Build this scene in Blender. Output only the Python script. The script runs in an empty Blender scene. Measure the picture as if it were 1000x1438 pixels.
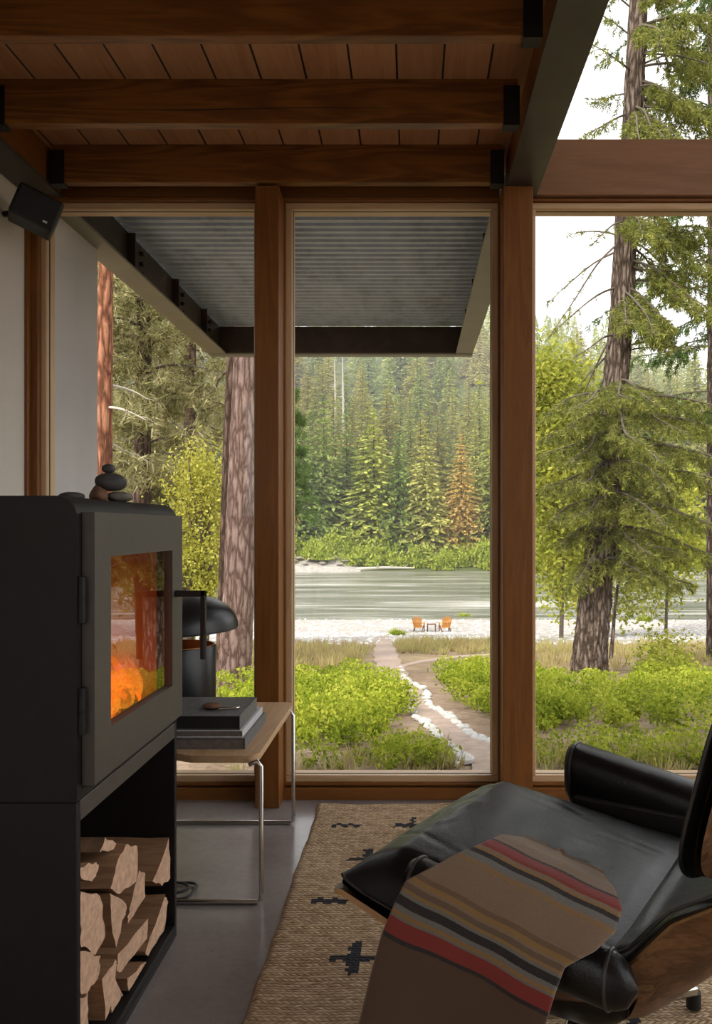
import bpy, math, random
import numpy as np
from mathutils import Vector, Matrix
C = bpy.context.scene.collection
S = bpy.context.scene
R = math.radians
rng = np.random.default_rng(7)
random.seed(7)
# ------------------------------------------------------------------ camera
EYE, FP, CX, CY = 1.15, 1100.0, 580.0, 740.0
cd = bpy.data.cameras.new('camera'); cam = bpy.data.objects.new('camera', cd); C.objects.link(cam)
cam.location = (0, 0, EYE); cam.rotation_euler = (R(90), 0, 0)
cd.sensor_fit = 'VERTICAL'; cd.sensor_height = 36; cd.lens = FP/1438*36
cd.shift_x = -(CX-500)/1438; cd.shift_y = (CY-719)/1438
cd.clip_end = 3000; cd.clip_start = .02
S.camera = cam
def W(px, py, d): return ((px-CX)/FP*d, d, EYE-(py-CY)/FP*d)

# ------------------------------------------------------------------ materials
def newmat(name):
    m = bpy.data.materials.new(name); m.use_nodes = True
    nt = m.node_tree; nt.nodes.clear()
    out = nt.nodes.new('ShaderNodeOutputMaterial')
    return m, nt, out
def N(nt, typ, **kw):
    n = nt.nodes.new(typ)
    for k, v in kw.items():
        if k in n.inputs: n.inputs[k].default_value = v
        else: setattr(n, k, v)
    return n
def L(nt, a, b): nt.links.new(a, b)
def c4(c): return (c[0], c[1], c[2], 1)
def ramp(nt, fac, stops, interp='LINEAR'):
    r = nt.nodes.new('ShaderNodeValToRGB'); r.color_ramp.interpolation = interp
    e = r.color_ramp.elements
    while len(e) > 1: e.remove(e[-1])
    e[0].position = stops[0][0]; e[0].color = c4(stops[0][1])
    for p, c in stops[1:]:
        q = e.new(p); q.color = c4(c)
    L(nt, fac, r.inputs['Fac'])
    return r.outputs['Color']
def mth(nt, op, a, b=None, c=None):
    n = nt.nodes.new('ShaderNodeMath'); n.operation = op
    for i, v in enumerate((a, b, c)):
        if v is None: continue
        if isinstance(v, (int, float)): n.inputs[i].default_value = v
        else: L(nt, v, n.inputs[i])
    return n.outputs[0]
def coords(nt, scale=(1,1,1), kind='Object', rot=(0,0,0)):
    t = nt.nodes.new('ShaderNodeTexCoord'); m = nt.nodes.new('ShaderNodeMapping')
    m.inputs['Scale'].default_value = scale; m.inputs['Rotation'].default_value = rot
    L(nt, t.outputs[kind], m.inputs['Vector']); return m.outputs['Vector']
def coords2(nt, scale, turn):
    m = nt.nodes.new('ShaderNodeMapping'); m.inputs['Scale'].default_value = scale
    L(nt, coords(nt, (1,1,1), 'Object', (0, 0, R(turn))), m.inputs['Vector']); return m.outputs['Vector']
def noise(nt, vec, scale=5, detail=4, rough=.55, dist=0):
    n = N(nt, 'ShaderNodeTexNoise'); n.inputs['Scale'].default_value = scale
    n.inputs['Detail'].default_value = detail; n.inputs['Roughness'].default_value = rough
    n.inputs['Distortion'].default_value = dist
    L(nt, vec, n.inputs['Vector']); return n.outputs['Fac']
def mixc(nt, fac, a, b, mode='MIX'):
    n = nt.nodes.new('ShaderNodeMix'); n.data_type = 'RGBA'; n.blend_type = mode
    for s, v in ((n.inputs[0], fac), (n.inputs[6], a), (n.inputs[7], b)):
        if isinstance(v, (int, float)): s.default_value = v
        elif isinstance(v, tuple): s.default_value = c4(v)
        else: L(nt, v, s)
    return n.outputs[2]
def principled(nt, out, col, rough=.5, metal=0, bump=None, bstr=.2, bdist=.01, spec=.5, coat=0):
    p = nt.nodes.new('ShaderNodeBsdfPrincipled')
    if isinstance(col, tuple): p.inputs['Base Color'].default_value = c4(col)
    else: L(nt, col, p.inputs['Base Color'])
    if isinstance(rough, (int, float)): p.inputs['Roughness'].default_value = rough
    else: L(nt, rough, p.inputs['Roughness'])
    p.inputs['Metallic'].default_value = metal
    p.inputs['Specular IOR Level'].default_value = spec
    p.inputs['Coat Weight'].default_value = coat
    if bump is not None:
        b = nt.nodes.new('ShaderNodeBump'); b.inputs['Strength'].default_value = bstr
        b.inputs['Distance'].default_value = bdist
        L(nt, bump, b.inputs['Height']); L(nt, b.outputs[0], p.inputs['Normal'])
    L(nt, p.outputs[0], out.inputs[0]); return p
def plain(name, col, rough=.5, metal=0, var=.12, scale=12, bstr=.1, spec=.5, kind='Object'):
    m, nt, out = newmat(name)
    v = coords(nt, kind=kind); f = noise(nt, v, scale, 5)
    a = tuple(x*(1-var) for x in col); b = tuple(min(1, x*(1+var)) for x in col)
    principled(nt, out, ramp(nt, f, [(.3, a), (.7, b)]), rough, metal, f, bstr, .003, spec)
    return m
def wood(name, c1, c2, axis='x', scale=1.0, rough=.5, seam=None, dark=None, planks=None, turn=0, amp=.085, freq=30):
    m, nt, out = newmat(name)
    sc = {'x': (1.2, 14, 14), 'y': (14, 1.2, 14), 'z': (14, 14, 1.2)}[axis]
    sc = tuple(s*scale for s in sc)
    v = coords(nt, sc) if not turn else coords2(nt, sc, turn)
    n1 = noise(nt, v, 1.0, 3, .5, .6)
    w = mth(nt, 'SINE', mth(nt, 'MULTIPLY', n1, freq))
    n2 = noise(nt, coords(nt, tuple(s*5 for s in sc)) if not turn else coords2(nt, tuple(s*5 for s in sc), turn), 2.0, 4, .6)
    f = mth(nt, 'ADD', mth(nt, 'MULTIPLY', w, amp), mth(nt, 'ADD', mth(nt, 'MULTIPLY', n2, .45), mth(nt, 'MULTIPLY', n1, .5)))
    col = ramp(nt, f, [(.2, c1), (.75, c2)])
    hgt = n2
    if planks:
        pitch, off, gap = planks      # boards that run along y, seams at constant x
        t = nt.nodes.new('ShaderNodeTexCoord'); s = nt.nodes.new('ShaderNodeSeparateXYZ'); L(nt, t.outputs['Object'], s.inputs[0])
        q = mth(nt, 'ADD', mth(nt, 'DIVIDE', s.outputs[0], pitch), off)
        fr = mth(nt, 'FRACT', q)
        seamf = mth(nt, 'LESS_THAN', fr, gap)
        wn = N(nt, 'ShaderNodeTexWhiteNoise'); wn.noise_dimensions = '1D'; L(nt, mth(nt, 'FLOOR', q), wn.inputs['W'])
        col = mixc(nt, mth(nt, 'MULTIPLY', wn.outputs[0], .45), col, tuple(x*.62 for x in c1))
        col = mixc(nt, seamf, col, (.012, .008, .006))
        hgt = mth(nt, 'SUBTRACT', n2, mth(nt, 'MULTIPLY', seamf, 2))
    principled(nt, out, col, rough, 0, hgt, .12, .004, .35)
    return m
def foliage(name, ca, cb, transl=.3, objvar=0.0, cc=None, rough=.6):
    m, nt, out = newmat(name)
    a = nt.nodes.new('ShaderNodeAttribute'); a.attribute_name = 'tint'
    stops = [(0, ca), (1, cb)] if cc is None else [(0, ca), (.6, cb), (1, cc)]
    col = ramp(nt, a.outputs['Fac'], stops)
    if objvar:
        o = nt.nodes.new('ShaderNodeObjectInfo')
        col = mixc(nt, 1.0, col, o.outputs['Color'], 'MULTIPLY')
    d = N(nt, 'ShaderNodeBsdfDiffuse'); t = N(nt, 'ShaderNodeBsdfTranslucent'); x = N(nt, 'ShaderNodeMixShader')
    L(nt, col, d.inputs[0]); L(nt, col, t.inputs[0]); x.inputs[0].default_value = transl
    L(nt, d.outputs[0], x.inputs[1]); L(nt, t.outputs[0], x.inputs[2]); L(nt, x.outputs[0], out.inputs[0])
    return m
def bark(name, c1, c2, c3, scale=6, bstr=1.0, plates=3.0):
    m, nt, out = newmat(name)
    v = coords(nt, (scale, scale, scale*.22))
    vo = N(nt, 'ShaderNodeTexVoronoi'); vo.feature = 'DISTANCE_TO_EDGE'; vo.inputs['Scale'].default_value = plates
    nz = nt.nodes.new('ShaderNodeTexNoise'); nz.inputs['Scale'].default_value = 2.5; L(nt, v, nz.inputs['Vector'])
    mx = nt.nodes.new('ShaderNodeMix'); mx.data_type = 'VECTOR'; mx.inputs[0].default_value = .35
    L(nt, v, mx.inputs[4]); L(nt, nz.outputs['Color'], mx.inputs[5]); L(nt, mx.outputs[1], vo.inputs['Vector'])
    f = mth(nt, 'MULTIPLY', vo.outputs['Distance'], 3.2)
    n2 = noise(nt, v, 5, 6, .7)
    g = mth(nt, 'ADD', mth(nt, 'MULTIPLY', f, .55), mth(nt, 'MULTIPLY', n2, .55))
    col = ramp(nt, g, [(.2, c1), (.5, c2), (.85, c3)])
    principled(nt, out, col, .9, 0, g, bstr, .03, .15)
    return m
def glass(name, ior=1.5, tint=(1,1,1), rough=0.0):
    m, nt, out = newmat(name)
    tr = N(nt, 'ShaderNodeBsdfTransparent'); tr.inputs[0].default_value = c4(tint)
    gl = N(nt, 'ShaderNodeBsdfGlossy'); gl.inputs['Roughness'].default_value = rough
    fr = N(nt, 'ShaderNodeFresnel'); fr.inputs['IOR'].default_value = ior
    ge = nt.nodes.new('ShaderNodeNewGeometry'); ff = mth(nt, 'MULTIPLY', fr.outputs[0], mth(nt, 'SUBTRACT', 1, ge.outputs['Backfacing']))
    x = N(nt, 'ShaderNodeMixShader'); L(nt, ff, x.inputs[0]); L(nt, tr.outputs[0], x.inputs[1]); L(nt, gl.outputs[0], x.inputs[2])
    L(nt, x.outputs[0], out.inputs[0]); return m

M = {}
FIR1, FIR2 = (.125, .041, .0075), (.235, .091, .018)
for ax in 'xyz': M['fir_'+ax] = wood('fir wood grain '+ax, FIR1, FIR2, ax, 1.0, .42)
for ax in 'xyz': M['sash_'+ax] = wood('pale sash wood '+ax, (.46, .29, .15), (.62, .44, .27), ax, 1.0, .38)
M['beam'] = wood('joist fir grain', (.105, .034, .0065), (.25, .098, .020), 'x', .75, .45, amp=.17, freq=46)
M['header'] = wood('broad header fir', (.17, .075, .034), (.25, .125, .064), 'x', .8, .5)
M['plank'] = wood('ceiling boards', (.38, .175, .075), (.58, .31, .155), 'y', .8, .5, planks=(.158, .37, .045))
M['steel'] = plain('dark blackened steel', (.060, .052, .044), .42, .2, .2, 6, .05)
M['bracket'] = plain('black joist hanger steel', (.006, .006, .007), .55, .2)
M['canopy_steel'] = plain('canopy olive painted steel', (.20, .19, .15), .5, .1, .1, 5)
M['canopy_dark'] = plain('canopy brown black steel', (.045, .032, .026), .5, .2, .35, 8)
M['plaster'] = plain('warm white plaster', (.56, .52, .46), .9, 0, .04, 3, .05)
M['white_wall'] = plain('white painted wall', (.80, .79, .76), .9, 0, .03, 3, .05)  # unseen walls and high ceiling, whitened to bounce more light into the room
M['outer_plaster'] = plain('grey stucco', (.50, .49, .49), .95, 0, .08, 2.5, .4)
M['stove'] = plain('matt black stove steel', (.011, .0095, .009), .55, .1, .1, 30, .03, .3)
M['stove_door'] = plain('grey black cast door', (.060, .049, .041), .52, .1, .08, 40, .05)
M['black'] = plain('black plastic', (.008, .008, .009), .5)
M['dark_in'] = plain('sooty inside steel', (.012, .010, .009), .7)
M['liner'] = plain('vermiculite firebrick', (.55, .38, .25), .95, 0, .15, 14, .4)
M['chrome'] = plain('brushed chrome', (.62, .60, .57), .22, 1.0, .05, 20, .02)
M['white_mark'] = plain('pale badge', (.6, .6, .58), .4)
M['brass'] = plain('copper lining', (.72, .32, .14), .3, 1.0, .1)
M['lamp'] = plain('satin black lamp', (.010, .0105, .012), .36, .2, .1, 10, .02)
M['table'] = wood('oak veneer', (.42, .24, .12), (.62, .42, .25), 'y', 1.0, .42)
M['book_dark'] = plain('dark grey cloth cover', (.115, .112, .112), .55, 0, .25, 60, .1)
M['book_grey'] = plain('mid grey cover', (.13, .13, .13), .6, 0, .2, 50, .1)
M['book_white'] = plain('pale grey cover', (.55, .55, .58), .45, 0, .08, 30)
M['pages'] = plain('page block', (.17, .14, .125), .8, 0, .2, 60)
M['pages_dark'] = plain('black page block', (.014, .012, .011), .7, 0, .2, 60)
M['glass'] = glass('window glass', 1.42)
M['stove_glass'] = glass('stove ceramic glass', 2.9, (1, .86, .70))

def concrete():
    m, nt, out = newmat('polished concrete')
    v = coords(nt); a = noise(nt, v, 1.6, 6, .6); b = noise(nt, v, 40, 4, .6)
    vo = N(nt, 'ShaderNodeTexVoronoi'); vo.inputs['Scale'].default_value = 55; L(nt, v, vo.inputs['Vector'])
    f = mth(nt, 'ADD', mth(nt, 'MULTIPLY', a, .75), mth(nt, 'MULTIPLY', b, .25))
    col = ramp(nt, f, [(.3, (.165, .143, .135)), (.55, (.245, .217, .205)), (.75, (.305, .275, .262))])
    spot = mth(nt, 'MULTIPLY', mth(nt, 'LESS_THAN', vo.outputs['Distance'], .12), mth(nt, 'GREATER_THAN', b, .56))
    col = mixc(nt, mth(nt, 'MULTIPLY', spot, .6), col, (.05, .045, .042))
    rg = mth(nt, 'ADD', mth(nt, 'MULTIPLY', a, .22), .10)
    principled(nt, out, col, rg, 0, b, .04, .003, .55); return m
M['concrete'] = concrete()

def rugmat():
    m, nt, out = newmat('jute weave')
    t = nt.nodes.new('ShaderNodeTexCoord'); s = nt.nodes.new('ShaderNodeSeparateXYZ'); L(nt, t.outputs['Object'], s.inputs[0])
    wob = noise(nt, coords(nt), 9, 3)
    y = mth(nt, 'ADD', mth(nt, 'MULTIPLY', s.outputs[1], 1/.0115), mth(nt, 'MULTIPLY', wob, .9))
    row = mth(nt, 'FLOOR', y); fy = mth(nt, 'FRACT', y)
    prof = mth(nt, 'SINE', mth(nt, 'MULTIPLY', fy, math.pi))
    sgn = mth(nt, 'SUBTRACT', mth(nt, 'MULTIPLY', mth(nt, 'MODULO', mth(nt, 'ABSOLUTE', row), 2), 2), 1)
    ph = mth(nt, 'ADD', mth(nt, 'MULTIPLY', s.outputs[0], 1/.017), mth(nt, 'MULTIPLY', mth(nt, 'MULTIPLY', fy, sgn), .8))
    br = mth(nt, 'ABSOLUTE', mth(nt, 'SINE', mth(nt, 'MULTIPLY', ph, math.pi)))
    h = mth(nt, 'MULTIPLY', mth(nt, 'POWER', prof, .6), mth(nt, 'ADD', mth(nt, 'MULTIPLY', br, .7), .3))
    fib = noise(nt, coords(nt, (60, 220, 60)), 2, 4)
    wn = N(nt, 'ShaderNodeTexWhiteNoise'); wn.noise_dimensions = '2D'
    cb = nt.nodes.new('ShaderNodeCombineXYZ'); L(nt, mth(nt, 'FLOOR', ph), cb.inputs[0]); L(nt, row, cb.inputs[1]); L(nt, cb.outputs[0], wn.inputs['Vector'])
    f = mth(nt, 'ADD', mth(nt, 'MULTIPLY', wn.outputs[0], .35), mth(nt, 'ADD', mth(nt, 'MULTIPLY', fib, .4), mth(nt, 'MULTIPLY', h, .3)))
    tan = ramp(nt, f, [(.2, (.20, .125, .07)), (.55, (.48, .335, .205)), (.85, (.68, .52, .35))])
    # woven dark crosses and dashes: a mark attribute painted on the rug's own weave cells
    a = nt.nodes.new('ShaderNodeAttribute'); a.attribute_name = 'mark'
    ink = mixc(nt, fib, (.022, .022, .028), (.06, .06, .07))
    col = mixc(nt, a.outputs['Fac'], tan, ink)
    principled(nt, out, col, .95, 0, mth(nt, 'ADD', h, mth(nt, 'MULTIPLY', fib, .3)), .9, .006, .1); return m
M['rug'] = rugmat()

def leather():
    m, nt, out = newmat('black leather')
    v = coords(nt); vo = N(nt, 'ShaderNodeTexVoronoi'); vo.inputs['Scale'].default_value = 260; L(nt, v, vo.inputs['Vector'])
    n1 = noise(nt, v, 7, 4, .5, .8)
    h = mth(nt, 'ADD', mth(nt, 'MULTIPLY', vo.outputs['Distance'], .12), n1)
    col = ramp(nt, n1, [(.3, (.005, .0045, .0045)), (.7, (.010, .009, .009))])
    principled(nt, out, col, .32, 0, h, .20, .012, .27); return m
M['leather'] = leather()
M['piping'] = plain('leather welt', (.03, .027, .025), .4)
M['shell'] = wood('walnut veneer', (.030, .012, .005), (.235, .115, .050), 'x', 1.6, .38, turn=32)
M['shell_edge'] = plain('plywood edge', (.50, .27, .11), .45, 0, .15, 40)

def stripes():
    m, nt, out = newmat('wool blanket stripes')
    a = nt.nodes.new('ShaderNodeAttribute'); a.attribute_name = 'run'
    v = coords(nt); fz = noise(nt, v, 160, 3, .7); lo = noise(nt, v, 12, 3)
    f = mth(nt, 'ADD', a.outputs['Fac'], mth(nt, 'MULTIPLY', mth(nt, 'SUBTRACT', fz, .5), .006))
    tan, bro, dk, red, gry, och, blk = (.25, .168, .108), (.088, .046, .027), (.02, .02, .022), (.24, .022, .018), (.17, .165, .155), (.29, .165, .055), (.013, .013, .016)
    st = [(0, tan), (.135, blk), (.15, red), (.215, tan), (.232, och), (.245, blk), (.268, gry), (.297, tan), (.312, och), (.322, tan),
          (.475, (.17, .105, .06)), (.50, och), (.52, tan), (.535, (.15, .10, .065)), (.56, och), (.578, gry), (.592, blk), (.632, gry), (.655, och), (.672, gry), (.685, red), (.755, blk), (.775, bro)]
    col = ramp(nt, f, st, 'CONSTANT')
    col = mixc(nt, mth(nt, 'MULTIPLY', fz, .35), col, (.10, .07, .05))
    p = principled(nt, out, col, .95, 0, mth(nt, 'ADD', fz, lo), .3, .004, .1)
    p.inputs['Sheen Weight'].default_value = .25; p.inputs['Sheen Roughness'].default_value = .6
    return m
M['blanket'] = stripes()

def logmat(name, c1, c2, axis):
    return wood(name, c1, c2, axis, 2.2, .85)
M['log_end'] = plain('split wood end grain', (.60, .38, .25), .9, 0, .22, 60, .4)
M['log_side'] = logmat('split wood side', (.15, .07, .032), (.36, .20, .105), 'x')
M['log_bark'] = plain('log bark', (.16, .085, .045), .95, 0, .5, 22, .8)
M['pebble_grey'] = plain('grey river stone', (.13, .115, .10), .75, 0, .3, 30, .2)
M['pebble_dark'] = plain('dark river stone', (.045, .042, .04), .7, 0, .3, 40, .2)
M['pebble_brown'] = plain('brown river stone', (.14, .065, .035), .75, 0, .3, 30, .2)
M['white_stone'] = plain('pale path stone', (.50, .485, .46), .9, 0, .22, 9, .5)
M['shore_rock'] = plain('dusty shore rock', (.27, .235, .205), .95, 0, .25, 3, .5)
M['cedar'] = wood('weathered orange cedar', (.50, .20, .045), (.72, .34, .08), 'z', 1, .6)
M['cedar_dark'] = wood('dark stained cedar', (.10, .045, .025), (.20, .09, .05), 'x', 1, .6)
M['bark_grey'] = bark('grey brown fir bark', (.018, .011, .008), (.10, .072, .056), (.24, .19, .155), 8, 1.0, 2.4)
M['bark_red'] = bark('red pine bark', (.06, .028, .018), (.22, .085, .045), (.40, .19, .11), 9, .9, 2.2)
M['bark_mauve'] = bark('mauve ponderosa bark', (.07, .04, .03), (.20, .13, .105), (.33, .235, .20), 9, .8, 2.2)
M['bark_dark'] = bark('dark bark', (.02, .012, .008), (.07, .045, .032), (.14, .09, .07), 6)
M['twig'] = plain('dry twig', (.11, .085, .065), .9)
M['twig_pale'] = plain('bleached dry branch', (.42, .38, .33), .9)
M['fir_needles'] = foliage('fir needles', (.065, .085, .02), (.24, .265, .06), .45, 0, (.47, .45, .11))
M['fir_cool'] = foliage('cool fir needles', (.035, .065, .022), (.12, .19, .055), .35, 0, (.19, .27, .08))
M['pine_needles'] = foliage('olive pine needles', (.11, .105, .04), (.33, .31, .14), .4, 0, (.58, .52, .30))
M['pine_brown'] = foliage('browning pine needles', (.12, .06, .02), (.28, .16, .06), .3)
M['yellow_leaf'] = foliage('yellow green leaves', (.26, .27, .04), (.48, .47, .085), .45, 0, (.66, .61, .17))
M['lime_leaf'] = foliage('willow leaves', (.13, .16, .02), (.32, .34, .05), .45, 0, (.50, .48, .10))
M['far_needles'] = foliage('distant conifer', (.11, .135, .045), (.33, .36, .125), .3, 1.0, (.46, .46, .18))
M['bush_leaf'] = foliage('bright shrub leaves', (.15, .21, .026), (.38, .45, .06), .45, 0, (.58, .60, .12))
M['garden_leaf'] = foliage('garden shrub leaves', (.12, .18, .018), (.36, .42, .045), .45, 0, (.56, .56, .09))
M['dry_grass'] = foliage('dry grass', (.34, .26, .12), (.50, .42, .20), .4, 0, (.30, .38, .08))
# ------------------------------------------------------------------ geometry helpers
class MB:
    def __init__(s): s.v = []; s.f = []; s.m = []
    def add(s, vs, fs, mi=0):
        b = len(s.v); s.v += [tuple(map(float, p)) for p in vs]
        for q in fs: s.f.append(tuple(i+b for i in q)); s.m.append(mi)
        return s
    def box(s, x0, x1, y0, y1, z0, z1, mi=0):
        return s.add([(x0,y0,z0),(x1,y0,z0),(x1,y1,z0),(x0,y1,z0),(x0,y0,z1),(x1,y0,z1),(x1,y1,z1),(x0,y1,z1)],
                     [(0,3,2,1),(4,5,6,7),(0,1,5,4),(1,2,6,5),(2,3,7,6),(3,0,4,7)], mi)
    def obox(s, c, size, mat=None, mi=0):
        mat = mat or Matrix.Identity(3); hx, hy, hz = size[0]/2, size[1]/2, size[2]/2
        ps = [(-hx,-hy,-hz),(hx,-hy,-hz),(hx,hy,-hz),(-hx,hy,-hz),(-hx,-hy,hz),(hx,-hy,hz),(hx,hy,hz),(-hx,hy,hz)]
        return s.add([tuple(Vector(c)+mat @ Vector(p)) for p in ps], [(0,3,2,1),(4,5,6,7),(0,1,5,4),(1,2,6,5),(2,3,7,6),(3,0,4,7)], mi)
    def tube(s, pts, rad, seg=8, cap=True, mi=0, jitter=0):
        pts = [Vector(p) for p in pts]; n = len(pts)
        rad = [rad]*n if isinstance(rad, (int, float)) else list(rad)
        b = len(s.v); up = None
        for i, p in enumerate(pts):
            t = (pts[min(i+1, n-1)]-pts[max(i-1, 0)]).normalized()
            if up is None:
                up = Vector((0,0,1)) if abs(t.z) < .9 else Vector((1,0,0))
            a = (up - t*up.dot(t)).normalized(); up = a; c = t.cross(a)
            for k in range(seg):
                th = 2*math.pi*k/seg; r = rad[i]*(1+jitter*random.uniform(-1, 1))
                s.v.append(tuple(p + a*(r*math.cos(th)) + c*(r*math.sin(th))))
        for i in range(n-1):
            for k in range(seg):
                k2 = (k+1) % seg
                s.f.append((b+i*seg+k, b+i*seg+k2, b+(i+1)*seg+k2, b+(i+1)*seg+k)); s.m.append(mi)
        if cap:
            s.f.append(tuple(b+k for k in reversed(range(seg)))); s.m.append(mi)
            s.f.append(tuple(b+(n-1)*seg+k for k in range(seg))); s.m.append(mi)
        return s
    def lathe(s, prof, c, seg=40, mi=0):
        b = len(s.v); n = len(prof)
        for r, z in prof:
            for k in range(seg):
                th = 2*math.pi*k/seg; s.v.append((c[0]+r*math.cos(th), c[1]+r*math.sin(th), c[2]+z))
        for i in range(n-1):
            for k in range(seg):
                k2 = (k+1) % seg; s.f.append((b+i*seg+k, b+i*seg+k2, b+(i+1)*seg+k2, b+(i+1)*seg+k)); s.m.append(mi)
        return s
    def prism(s, poly, a, b, fn, mi=0, capmi=None):      # poly: 2d points; fn(p, t) -> 3d at t = a and b
        n = len(poly); vs = [fn(p, a) for p in poly]+[fn(p, b) for p in poly]
        s.add(vs, [(i, (i+1) % n, n+(i+1) % n, n+i) for i in range(n)], mi)
        cm = mi if capmi is None else capmi
        s.add(vs, [tuple(reversed(range(n))), tuple(range(n, 2*n))], cm)
        return s
    def grid(s, fn, nu, nv, mi=0, closeu=False):
        b = len(s.v)
        for i in range(nu):
            for j in range(nv): s.v.append(tuple(map(float, fn(i/(nu-1), j/(nv-1)))))
        for i in range(nu-1):
            for j in range(nv-1): s.f.append((b+i*nv+j, b+(i+1)*nv+j, b+(i+1)*nv+j+1, b+i*nv+j+1)); s.m.append(mi)
        return s
    def build(s, name, mats, parent=None, smooth=40, bevel=0, origin=None, seg=2, recalc=True):
        o0 = Vector(origin) if origin is not None else (Vector(parent_loc(parent)) if parent else Vector((0,0,0)))
        me = bpy.data.meshes.new(name)
        me.from_pydata([tuple(Vector(p)-o0) for p in s.v], [], s.f)
        mats = mats if isinstance(mats, (list, tuple)) else [mats]
        for m in mats: me.materials.append(m)
        me.polygons.foreach_set('material_index', s.m)
        if recalc:
            import bmesh
            bm = bmesh.new(); bm.from_mesh(me); bmesh.ops.recalc_face_normals(bm, faces=bm.faces); bm.to_mesh(me); bm.free()
        if smooth:
            me.shade_smooth(); me.set_sharp_from_angle(angle=R(smooth))
        me.update()
        o = bpy.data.objects.new(name, me); C.objects.link(o)
        if parent: o.parent = parent
        else: o.location = o0
        if bevel:
            b = o.modifiers.new('bevel', 'BEVEL'); b.width = bevel; b.segments = seg; b.limit_method = 'ANGLE'; b.angle_limit = R(35)
        return o
LOC = {}
def parent_loc(p): return LOC.get(p.name, (0,0,0))
def thing(name, label, cat, loc=(0,0,0), group=None, kind=None):
    o = bpy.data.objects.new(name, None); C.objects.link(o); o.location = loc; o.empty_display_size = .1
    LOC[o.name] = tuple(loc)
    return tag(o, label, cat, group, kind)
def tag(o, label=None, cat=None, group=None, kind=None):
    if label: o['label'] = label
    if cat: o['category'] = cat
    if group: o['group'] = group
    if kind: o['kind'] = kind
    return o
def struct(name, mb, mat, label=None, cat=None, **kw):
    return tag(mb.build(name, mat, **kw), label, cat, None, 'structure')
def sub(mb, name, mats, part, **kw):                   # a sub-part: same origin as its part's thing
    LOC[part.name] = LOC.get(part.parent.name, (0,0,0)) if part.parent else tuple(part.location)
    return mb.build(name, mats, part, **kw)
def npmesh(name, V, F, mat, tint=None, smooth=False):
    me = bpy.data.meshes.new(name); V = np.asarray(V, np.float32); F = np.asarray(F, np.int32)
    me.vertices.add(len(V)); me.vertices.foreach_set('co', V.ravel())
    k = F.shape[1]; me.loops.add(F.size); me.loops.foreach_set('vertex_index', F.ravel())
    me.polygons.add(len(F)); me.polygons.foreach_set('loop_start', np.arange(0, F.size, k, dtype=np.int32))
    me.polygons.foreach_set('loop_total', np.full(len(F), k, np.int32))
    if isinstance(mat, (list, tuple)):
        for m in mat: me.materials.append(m)
    else: me.materials.append(mat)
    if tint is not None:
        a = me.attributes.new('tint', 'FLOAT', 'FACE'); a.data.foreach_set('value', np.asarray(tint, np.float32))
    me.update(calc_edges=True); me.validate()
    if smooth: me.shade_smooth()
    return me
def link(name, me, parent=None, loc=None):
    o = bpy.data.objects.new(name, me); C.objects.link(o)
    if parent: o.parent = parent
    if loc is not None: o.location = loc
    return o
def copy_tree(o, parent=None):
    c = o.copy(); C.objects.link(c)
    if parent: c.parent = parent
    for ch in list(o.children): copy_tree(ch, c)
    return c
def unit(a): return a/np.maximum(np.linalg.norm(a, axis=-1, keepdims=True), 1e-9)
def leaves(P, ln, wd, rg, dirs=None, spread=1.0, flat=0.0):
    """diamond leaves: centres P, length / width arrays, optional main direction with spread"""
    n = len(P); a = rg.normal(size=(n, 3))
    a = unit(a) if dirs is None else unit(unit(dirs)+a*spread)
    r = rg.normal(size=(n, 3)); r[:, 2] *= (1-flat)
    b = unit(np.cross(a, unit(r + np.array([0,0,flat*2.0]))))
    ln = np.broadcast_to(ln, (n,))[:, None]; wd = np.broadcast_to(wd, (n,))[:, None]
    V = np.stack([P-a*ln/2, P+b*wd/2-a*ln*.05, P+a*ln/2, P-b*wd/2-a*ln*.05], 1).reshape(-1, 3)
    return V, np.arange(4*n).reshape(n, 4)
def needles(P, D, ln, wd, rg):
    """thin needle triangles from base points P along D"""
    n = len(P); D = unit(D); b = unit(np.cross(D, rg.normal(size=(n, 3))))
    ln = np.broadcast_to(ln, (n,))[:, None]; wd = np.broadcast_to(wd, (n,))[:, None]
    V = np.stack([P+b*wd/2, P-b*wd/2, P+D*ln], 1).reshape(-1, 3)
    return V, np.arange(3*n).reshape(n, 3)
def cat_vf(lst):
    V = []; F = []; o = 0
    for v, f in lst: V.append(v); F.append(f+o); o += len(v)
    return np.concatenate(V), np.concatenate(F)
def curve_pts(ps, n):
    """smooth polyline through the points"""
    ps = np.array(ps, float); k = len(ps); out = []
    for t in np.linspace(0, k-1, n):
        i = min(int(t), k-2); f = t-i
        p0, p1, p2, p3 = ps[max(i-1,0)], ps[i], ps[i+1], ps[min(i+2,k-1)]
        out.append(.5*((2*p1)+(-p0+p2)*f+(2*p0-5*p1+4*p2-p3)*f*f+(-p0+3*p1-3*p2+p3)*f**3))
    return out
def itp(x, xs, ys): return float(np.interp(x, xs, ys))
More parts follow.
